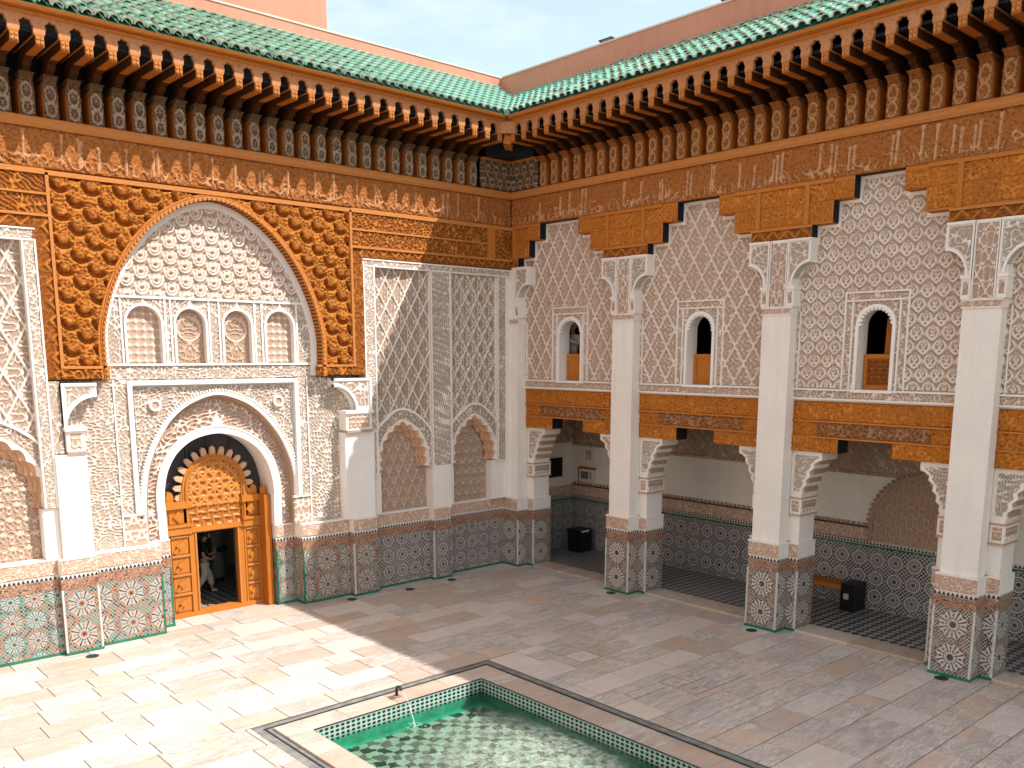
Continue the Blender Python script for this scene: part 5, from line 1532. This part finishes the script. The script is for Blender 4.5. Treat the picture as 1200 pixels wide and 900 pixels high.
def pillar(c, label, corner=False):
    t = thing('pillar', label, 'pillar', (.4, -c, 0), 'white pillars with mosaic feet along the gallery')
    hs = .35; hd = .40; hi = .60; hid = .645
    lo = c - hd if not corner else -.40
    dado(t, FB, lo, c + hd, .05, 'zellij_pillar', back=-.48, edges=(not corner, 1))
    il_, ir_ = (c - hid if not corner else -.40), c + hid
    dado(t, FB, il_, ir_, -.36, 'zellij_pillar', back=-1.06, edges=(not corner, 1))
    MB().box(c - hs if not corner else -.2, c + hs, 2.05, 7.06, -.34, .0).build('shaft', 'plaster', t, FB)
    MB().box(c - hi if not corner else -.2, c + hi, 2.05, 4.12, -1.02, -.40).build('rear_shaft', 'plaster', t, FB)
    MB().box(c - hs + .02 if not corner else -.2, c + hs - .02, 2.05, 5.25, -.9, -.338).build('shaft_core', 'plaster', t, FB)
    bracket(t, c + hi, 1, hi)
    if not corner: bracket(t, c - hi, -1, hi)
    # capital
    u0 = c - hs - .01 if not corner else -.05
    cp = MB().box(u0, c + hs + .01, 7.06, 8.62, -.335, .0).build('capital', 'plaster', t, FB)
    relief('capital_band', 'stucco_band', cp, FB, u0 + .01, c + hs, 7.08, 7.19, .012, H_curl(50, 210, .4), .014, amp=.01, skirt=.02)
    MB().box(u0 - .012, c + hs + .022, 7.19, 7.215, -.335, .03).box(u0 - .012, c + hs + .022, 7.055, 7.08, -.335, .03).build('capital_line', 'plaster', cp, FB)
    if not corner:
        relief('capital_strip', 'stucco_pink', cp, FB, c - .19, c + .19, 7.24, 8.56, .004, H_cell(.36, .30, 32, 211, .4), .016, amp=.03, skirt=.01)
        m = MB()
        for x in (c - .21, c + .19): m.box(x, x + .02, 7.215, 8.6, -.02, .04)
        m.build('capital_line', 'plaster', cp, FB)
    for s in ((-1, 1) if not corner else (1,)):
        ue = c + s * hs; 
        # wing: carved spandrel with a quarter arch, over a small carved block
        x0 = c + s * .23; x1 = c + s * .74; zc = 7.66; rr = .40
        arc = [(x1 - s * rr * math.cos(a) + s * 0, zc + rr * 1.15 * math.sin(a)) for a in [i * math.pi / 20 for i in range(11)]]
        poly = [(x0, zc)] + arc + [(x1 + s * .008, arc[-1][1]), (x1 + s * .008, 8.62), (x0, 8.62)]
        if s < 0: poly = poly[::-1]
        MB().prism(poly, NB - .02, .012).build('wing', 'plaster', cp, FB)
        ins = inside(poly)
        relief('wing_carving', 'stucco_white', cp, FB, min(x0, x1), max(x0, x1), zc, 8.62, .014, H_curl(36, 220, .42), .016,
               mask=lambda u, z: ins(u, z) & (np.hypot(u - x1, (z - zc) / 1.15) > rr + .06) & (np.abs(u - (x0 + x1) / 2) < .20) & (z < 8.54), amp=.025)
        MB().ring(arc, [(x1 - s * (rr + .04) * math.cos(a), zc + (rr + .04) * 1.15 * math.sin(a)) for a in [i * math.pi / 20 for i in range(11)]], -.2, .04).build('wing_rim', 'plaster_bright', cp, FB)
        for (p_, q_, z0, z1) in ((x0, x0 + s * .03, zc, 8.62), (x0 + s * .03, x1, 8.57, 8.62)):
            MB().box(min(p_, q_), max(p_, q_), z0, z1, -.02, .045).build('wing_frame', 'plaster', cp, FB)
        bl = MB().box(min(x0, c + s * .40), max(x0, c + s * .40), 7.225, zc - .002, -.30, .02).build('wing_block', 'plaster', cp, FB)
        relief('block_carving', 'stucco_tan', bl, FB, min(x0, c + s * .40) + .04, max(x0, c + s * .40) - .04, 7.30, 7.54, .022, H_cell(.1, .26, 34, 221, .45), .014, amp=.02, skirt=.01)
        MB().box(min(x0, c + s * .42), max(x0, c + s * .42), zc - .07, zc - .004, -.3, .05).build('wing_ledge', 'plaster', cp, FB)
    return t
pillar(-.05, 'white corner pier between the carved facade and the gallery', True)
pillar(PC[0], 'first free white pillar from the corner, mosaic foot and carved capital')
pillar(PC[1], 'middle white pillar of the gallery, between the second and third bays')
pillar(PC[2], 'rightmost and largest white pillar, left of the stone bench')

# ---- stepped timber brackets above the pillars
LBS = ['stepped wooden bracket in the corner above the pier', 'stepped wooden bracket over the first free pillar from the corner', 'stepped wooden bracket over the middle pillar', 'stepped wooden bracket over the rightmost pillar, cut by the picture edge']
for i, c in enumerate([-.45] + PC[:3]):
    t = thing('stepped_bracket', LBS[i], 'bracket', (0, -c, 8.6), 'stepped timber brackets on the pillars')
    for k, (hw, za, zb) in enumerate(STEP):
        u0, u1 = (c - hw if i else .0), c + hw
        box('tier', 'wood', t, FB, u0, u1, za, zb, NB - .03, -.012)
        if k == 0:
            relief('tier_carving', 'wood_carved', t, FB, u0 + .01, u1 - .01, za + .01, zb - .05, -.008, zigzag_h, .02, amp=.02, skirt=.01)
            box('tier_bead', 'wood_pale', t, FB, u0 - .005, u1 + .005, zb - .045, zb, -.05, .025)
        else:
            fr_ = [u0, u1]
    for k, (hw, za, zb) in enumerate(STEP): box('dark_end', 'blue_board', t, FB, c + hw - .01, c + hw + .012, za + .002, zb - .002, NB + .06, -.016)  # added dark strips painting the right-hand tier ends as unlit
    u0, u1 = (c - 1.17 if i else .0), c + 1.17
    relief('board_carving', 'wood_board', t, FB, u0 + .02, u1 - .02, 8.91, 9.30, -.006, H_curl(40, 230 + i, .38), .02, amp=.014, skirt=.005)
    relief('board_carving', 'wood_board', t, FB, (c - 1.60 if i else .01), c + 1.60, 9.315, 9.66, -.006, H_curl(40, 240 + i, .38), .02, amp=.014, skirt=.005)
    m = MB()
    for x in ((c - .62, c + .55) if i else (c + .55,)): m.box(x, x + .10, 8.875, 9.73, -.02, .028)
    m.box(u0, u1, 9.66, 9.735, -.02, .03)
    m.build('stile', 'wood', t, FB)

# ================================================================== cornices
def letters(vert, z0, z1, k, seed, pale=.72):
    """inscription: tall uprights over a dense running line of curved letters, pale paint on the raised strokes"""
    H = z1 - z0
    vs = np.array(vert)
    def f(u, z):
        t = (z - z0) / H
        base = curls(u, z, k, seed, .42) * .5 + .25 * curls(u, z, k * .55, seed + 7, .4)
        j = np.clip(np.searchsorted(vs, u), 1, len(vs) - 1)
        lo_ = np.abs(vs[j - 1] - u) < np.abs(vs[j] - u)
        near = np.where(lo_, vs[j - 1], vs[j]); idx = np.where(lo_, j - 1, j)
        hgt = .70 + .25 * np.abs(np.sin(idx * 2.7))
        wid = .017 + .014 * sm(t, hgt - .16, hgt - .04)
        up = (1 - sm(np.abs(near - u + (t - .5) * .03), wid, wid + .016)) * (t > .12) * (t < hgt)
        band = (1 - sm(t, .27, .36)) * sm(t, .02, .06)
        r1 = (1 - sm(np.abs(gf(u, z * .8, 21, seed + 3)), .20, .36)) * band
        r2 = (1 - sm(np.abs(gf(u * .9, z, 15, seed + 4) - .5), .10, .22)) * (1 - sm(t, .42, .52)) * sm(t, .02, .06)
        L_ = np.clip(np.maximum.reduce([up, r1, r2 * .9]), 0, 1)
        return np.maximum(base * .75, L_), np.clip(L_ * pale + base * .22, 0, 1)
    return f
VB = [1.2, 1.98, 2.32, 2.78, 2.9, 4.21, 4.76, 5.35, 5.42, 6.15, 6.25, 6.82, 6.88, 7.57, 7.95, 8.42, 8.51, 8.62, 9.5, 9.75, 9.85, 10.14, 10.24, 11.02, 11.11, 11.59, 11.86, 12.17, 12.31, 12.55, 12.63, 12.97, 13.5, 13.6, 14.2]
VA = [-14.2, -13.6, -13.1, -12.43, -11.75, -11.43, -11.39, -11.05, -10.52, -9.97, -9.88, -9.2, -8.7, -8.18, -7.6, -7.5, -6.9, -6.2, -5.7, -5.05, -4.53, -3.9, -3.3, -2.41, -2.26, -1.91, -1.2]
PITCH = .42
def cornice(fr, name, label, lo, hi, first, lastc, vert, pmat, corner_at, mir, seed):
    """lo..hi along u; corbel centres first..lastc; corner_at = u of the inner corner"""
    org = tuple(fr(np.array([[(lo + hi) / 2, 10.5, 0.]]))[0])
    t = thing(name, label, 'cornice', org)
    relief('inscription', 'wood_carved_pale', t, fr, lo, hi, 9.735, 10.46, .0, letters(vert, 9.735, 10.46, 40, seed, .5 if fr is FA else .72), .019, amp=.045, skirt=.2)
    MB().profile([(-.1, 10.462), (.06, 10.462), (.10, 10.52), (.09, 10.58), (.12, 10.63), (.05, 10.66), (-.1, 10.66)], lo, hi).build('moulding', 'wood_pale', t, fr)
    MB().box(lo, hi, 10.66, 11.86, -.6, -.40).build('back_boarding', 'wood_dark', t, fr)
    MB().box(lo, hi, 11.432, 11.87, -.40, -.385).build('blue_board', 'blue_board', t, fr)
    MB().box(lo, hi, 11.87, 11.92, -.3, 1.00).build('soffit_board', 'blue_board', t, fr)
    # prototypes of one bay, copied along the wall
    def H_panel(u, z):
        x = np.abs(u); y = z - 11.02
        ov = np.abs(np.hypot(x / .088, (y - .10) / .145) - 1); ov2 = np.abs(np.hypot(x / .088, (y + .19) / .125) - 1)
        h = np.maximum(1 - sm(ov, .10, .28), 1 - sm(ov2, .10, .28))
        h = np.maximum(h, curls(x, y, 58, seed + 9, .42) * (np.abs(x) < .12) * .85)
        return h, h
    n = int(round((lastc - first) / PITCH)) + 1
    protos = None
    for k in range(n):
        c = first + k * PITCH
        loc = tuple(fr(np.array([[c, 11.0, 0.]]))[0])
        if protos is None:
            F0 = lambda q, c=c: fr(q + np.array([c, 0, 0]))
            P_ = []
            WL['_tmp'] = Vector(loc)
            pan = relief('carved_panel', pmat, t, F0, -.128, .128, 10.675, 11.30, -.012, H_panel, .0155, amp=.035, skirt=.03)
            pan.data.transform(Matrix.Translation(Vector(WL[t.name]) - Vector(loc))); pan.location = Vector(loc) - WL[t.name]; WL[pan.name] = Vector(loc)
            P_.append(pan)
            m = MB().box(-.132, .132, 10.661, 11.30, -.42, -.02)
            for x in (-.142, .128): m.box(x, x + .014, 10.661, 11.10, -.40, -.035)
            m.box(-.145, .145, 11.09, 11.13, -.41, -.016)
            P_.append(m.build('pier', 'wood_vertical', t, F0, loc))
            m = MB().profile([(-.42, 11.30), (.0, 11.30), (.03, 11.345), (.10, 11.39), (.10, 11.43), (-.42, 11.43)], -.118, .118)
            m.box(-.132, .132, 11.405, 11.432, -.42, .115)
            P_.append(m.build('pier_capital', pmat, t, F0, loc))
            prof = [(-.42, 11.432), (.06, 11.432), (.085, 11.50), (.17, 11.525), (.23, 11.60), (.36, 11.615), (.42, 11.652), (1.08, 11.652), (1.08, 11.815), (-.42, 11.815)]
            P_.append(MB().profile(prof, -.072, .072).build('corbel', 'wood_corbel_shade', t, F0, loc))
            P_.append(MB().profile([(.42, 11.630), (1.085, 11.630), (1.085, 11.651), (.42, 11.651)], -.076, .076).build('corbel_soffit', 'wood_vertical', t, F0, loc))
            P_.append(MB().box(-.088, .088, 11.815, 11.845, -.42, 1.10).build('corbel_board', 'wood_pale', t, F0, loc))
            m = MB().box(-.072, .072, 11.655, 11.81, 1.08, 1.095)
            for a in (-.036, .036):
                for b in (11.695, 11.77): m.box(a - .024, a + .024, b - .024, b + .024, 1.095, 1.115)
            P_.append(m.build('corbel_face', 'wood_pale', t, F0, loc))
            # fascia piece with a lobed arch
            arc = []
            for q in range(25):
                a = math.pi * q / 24
                rr = .108 * (1 + .22 * abs(math.sin(a * 3.5)) - .10)
                arc.append((-rr * math.cos(a), 11.95 + rr * 1.05 * math.sin(a)))
            poly = [(.0, 11.846), (.098, 11.846)] + [(x + .21, z) for x, z in arc] + [(.322, 11.846), (.42, 11.846), (.42, 12.13), (.0, 12.13)]
            P_.append(MB().prism(poly, 1.02, 1.10).build('fascia_arch', 'fascia', t, F0, loc))
            protos = P_
        else:
            for p_ in protos: inst(p_, t, loc)
    MB().profile([(.95, 12.131), (1.12, 12.131), (1.15, 12.17), (1.14, 12.20), (1.20, 12.25), (.95, 12.25)], lo, hi + (10 if hi > 10 else 0)).build('eave_moulding', 'wood', t, fr)
    MB().box(lo, hi + (10 if hi > 10 else 0), 11.921, 12.13, .3, .34).build('loft_board', 'wood_dark', t, fr)
    return t
relief_mat('fascia', (.50, .22, .095), (.50, .22, .095), .7, blotch=(.36, .12, .03))
cA = cornice(FA, 'cornice', 'carved cedar cornice of the sunlit entrance side, left of the corner', -15.2, -.02, -14.803, -1.35, VA, 'panel_grey', 0, 1, 301)
cB = cornice(FB, 'cornice', 'carved cedar cornice of the shaded gallery side, right of the corner', .02, 17.0, 1.285, 16.5, VB, 'panel_tan' if 'panel_tan' in MATS else 'wood_carved_pale', 0, -1, 302)
# plain carved corner blocks
for (t, fr, a, b) in ((cA, FA, -1.10, -.03), (cB, FB, .03, 1.06)):
    relief('corner_panel', 'panel_grey', t, fr, a, b, 10.68, 11.40, .05, H_cell(.30, .34, 34, 311, .4), .018, amp=.03, skirt=.1)
    MB().box(a, b, 11.40, 11.46, -.02, .09).build('corner_ledge', 'wood', t, fr)
m = MB()
P0 = [(-.03, -.03), (-1.0, -.03), (-1.0, -.10), (-.10, -1.0), (-.03, -1.0)]
m.prism([(x, yv) for x, yv in P0][::-1], 11.46, 11.86)
m.build('corner_block', 'blue_board', cA, FG)
tube([(-.1, -.1, 11.72), (-1.12, -1.12, 11.72)], [.15, .15], 4).build('corner_corbel', 'wood', cA, FG)
MB().prism([(-1.36, -1.10), (-1.10, -1.36), (-1.02, -1.10), (-1.10, -1.02)], 11.846, 12.13).build('corner_fascia', 'fascia', cA, FG)

# ================================================================== tiled roofs
SL = math.atan(.60)
EAVE_Z, EAVE_D = 12.29, 1.32
def tile_mesh():
    """tapered barrel tile: local u across, z up the slope, n off the slope"""
    m = MB(); n = 7; L_ = .34
    def arcp(r, s, lift): return [(-r * math.cos(math.pi * i / n), s, lift + r * .95 * math.sin(math.pi * i / n)) for i in range(n + 1)]
    o0, o1 = arcp(.108, 0, .018), arcp(.088, L_, -.012)
    i0 = arcp(.080, 0, .018)
    m.strip(o1, o0, 0)
    k = len(o0)
    m.add(o0 + i0, [(i, i + 1, i + 1 + k, i + k) for i in range(k - 1)], 1)
    return m
def roof(fr0, name, label, lo, hi, near, tip):
    """fr0 maps (u, n) horizontally; the slope rises from the eave at n=EAVE_D toward the wall"""
    cs, sn = math.cos(SL), math.sin(SL)
    def FS(q):                               # (u, slope distance, height above slope)
        return fr0(np.stack([q[:, 0], EAVE_Z + q[:, 1] * sn + q[:, 2] * cs, EAVE_D - q[:, 1] * cs + q[:, 2] * sn], 1))
    t = thing(name, label, 'roof', tuple(FS(np.array([[(lo + hi[0]) / 2, 0, 0.]]))[0]))
    up = tip
    MB().add([(lo, 0.0, -.03), (hi[0], 0.0, -.03), (hi[1], up, -.03), (lo, up, -.03), (lo, 0.0, -.045), (hi[0], 0.0, -.045), (hi[1], up, -.09), (lo, up, -.09)],
             [(0, 1, 2, 3), (7, 6, 5, 4), (0, 4, 5, 1), (1, 5, 6, 2), (2, 6, 7, 3), (3, 7, 4, 0)]).build('roof_bed', 'roof_bed', t, FS)
    MB().box(lo, hi[0] - .02, -.10, -.02, -.10, -.04).build('eave_board', 'wood', t, lambda q: FS(np.stack([q[:, 0], q[:, 1] + .085, q[:, 2]], 1)))
    mb = tile_mesh()
    pos = []
    nrow = int(up / .288) + 1
    pitch = .238
    a, b = lo, max(hi)
    k = 0
    while a + k * pitch < b:
        u = a + (k + .5) * pitch
        for r_ in range(nrow):
            s = r_ * .288
            lim = hi[0] + (hi[1] - hi[0]) * min(1, (s + .1) / up)
            if u < lim + .03: pos.append((u, s))
        k += 1
    def wpos(u, s): return Vector(FS(np.array([[u, s, 0.]]))[0])
    vis = []
    for (u, s) in pos:
        p = wpos(u, s); X, Y_ = project(p)
        v = -40 < X < 1240 and -40 < Y_ < 940
        if not v and not (-260 < X < 1460 and -200 < Y_ < 940): continue
        vis.append((not v, (p - CAM).length, u, s))
    vis.sort()
    first = None
    rest = MB()
    for q, (nv, d, u, s) in enumerate(vis):
        if q < 300:
            p = wpos(u, s) 
            if first is None:
                first = mb.build('roof_tile', ['roof_glaze', 'tile_end'], t, lambda z, u=u, s=s: FS(z + np.array([u, s, 0])), tuple(p), smooth=False)
            else:
                o = inst(first, t, tuple(p + Vector((rng.uniform(-.012, .012), rng.uniform(-.012, .012), rng.uniform(-.010, .006)))))
                o.rotation_euler = (rng.uniform(-.03, .03), rng.uniform(-.03, .03), rng.uniform(-.06, .06))
        else:
            rest.add([(x + u, y_ + s, h) for x, y_, h in mb.v], mb.f, 0)
            rest.m[-len(mb.f):] = mb.m
    if rest.v: rest.build('far_tiles', ['roof_glaze', 'tile_end'], t, FS, kind='stuff')
    return t
SLA, SLB = 2.07 / math.cos(SL), 1.62 / math.cos(SL)
FBm = lambda p: np.stack([-p[:, 2], p[:, 0], p[:, 1]], 1)           # right side with u = +Y so that the corner is at the high end
roof(FA, 'tiled_roof', 'green glazed tile roof above the sunlit entrance side', -15.2, (-EAVE_D, -EAVE_D + 2.07), None, SLA)
roof(FBm, 'tiled_roof', 'green glazed tile roof above the shaded gallery side', -27.0, (-EAVE_D, -EAVE_D + 1.62), None, SLB)
# row of tiles in the valley where the two roofs meet
va = tube([(-1.36, -1.36, 12.30), (.3, .3, 12.30 + 1.66 * .60)], [.08, .08], 8)
va.build('valley_tiles', 'roof_glaze', bpy.data.objects['tiled_roof'], FG)

# ================================================================== parapets and rooftop
t = thing('parapet', 'sunlit terracotta parapet behind the roof of the entrance side', 'parapet', (-7, .9, 13))
MB().box(-16, .30, 12.6, 13.86, -1.15, -.75).build('wall', 'terracotta_wall', t, FA)
MB().box(-16, .26, 13.86, 13.90, -1.17, -.73).build('coping', 'coping', t, FA)
t = thing('parapet', 'shaded terracotta parapet behind the roof of the gallery side', 'parapet', (.5, -8, 13))
MB().box(-.75, 27, 12.6, 13.86, -.72, -.30).build('wall', 'terracotta_wall', t, FB)
MB().box(-.73, 27, 13.862, 13.905, -.74, -.28).build('coping', 'coping', t, FB)
t = thing('rooftop_block', 'large plain terracotta block rising above the entrance side at upper left', 'building', (-7, 4, 13))
MB().box(-16, -4.22, 12.5, 19, -7, -2.5).build('wall', 'terracotta_wall', t, FA)
for (y0, lb) in ((-3.05, 'small dark floodlight on the shaded parapet nearer the corner'), (-6.75, 'small dark floodlight on the shaded parapet farther from the corner')):
    t = thing('floodlight', lb, 'lamp', (.5, y0, 13.9), 'floodlights on the parapet')
    MB().box(-y0 - .22, -y0 + .22, 14.02, 14.05, -.56, -.44).build('housing', 'metal_dark', t, FB)
    for x in (-.20, .17): MB().box(-y0 + x, -y0 + x + .03, 13.905, 14.02, -.51, -.49).build('stand', 'metal_dark', t, FB)
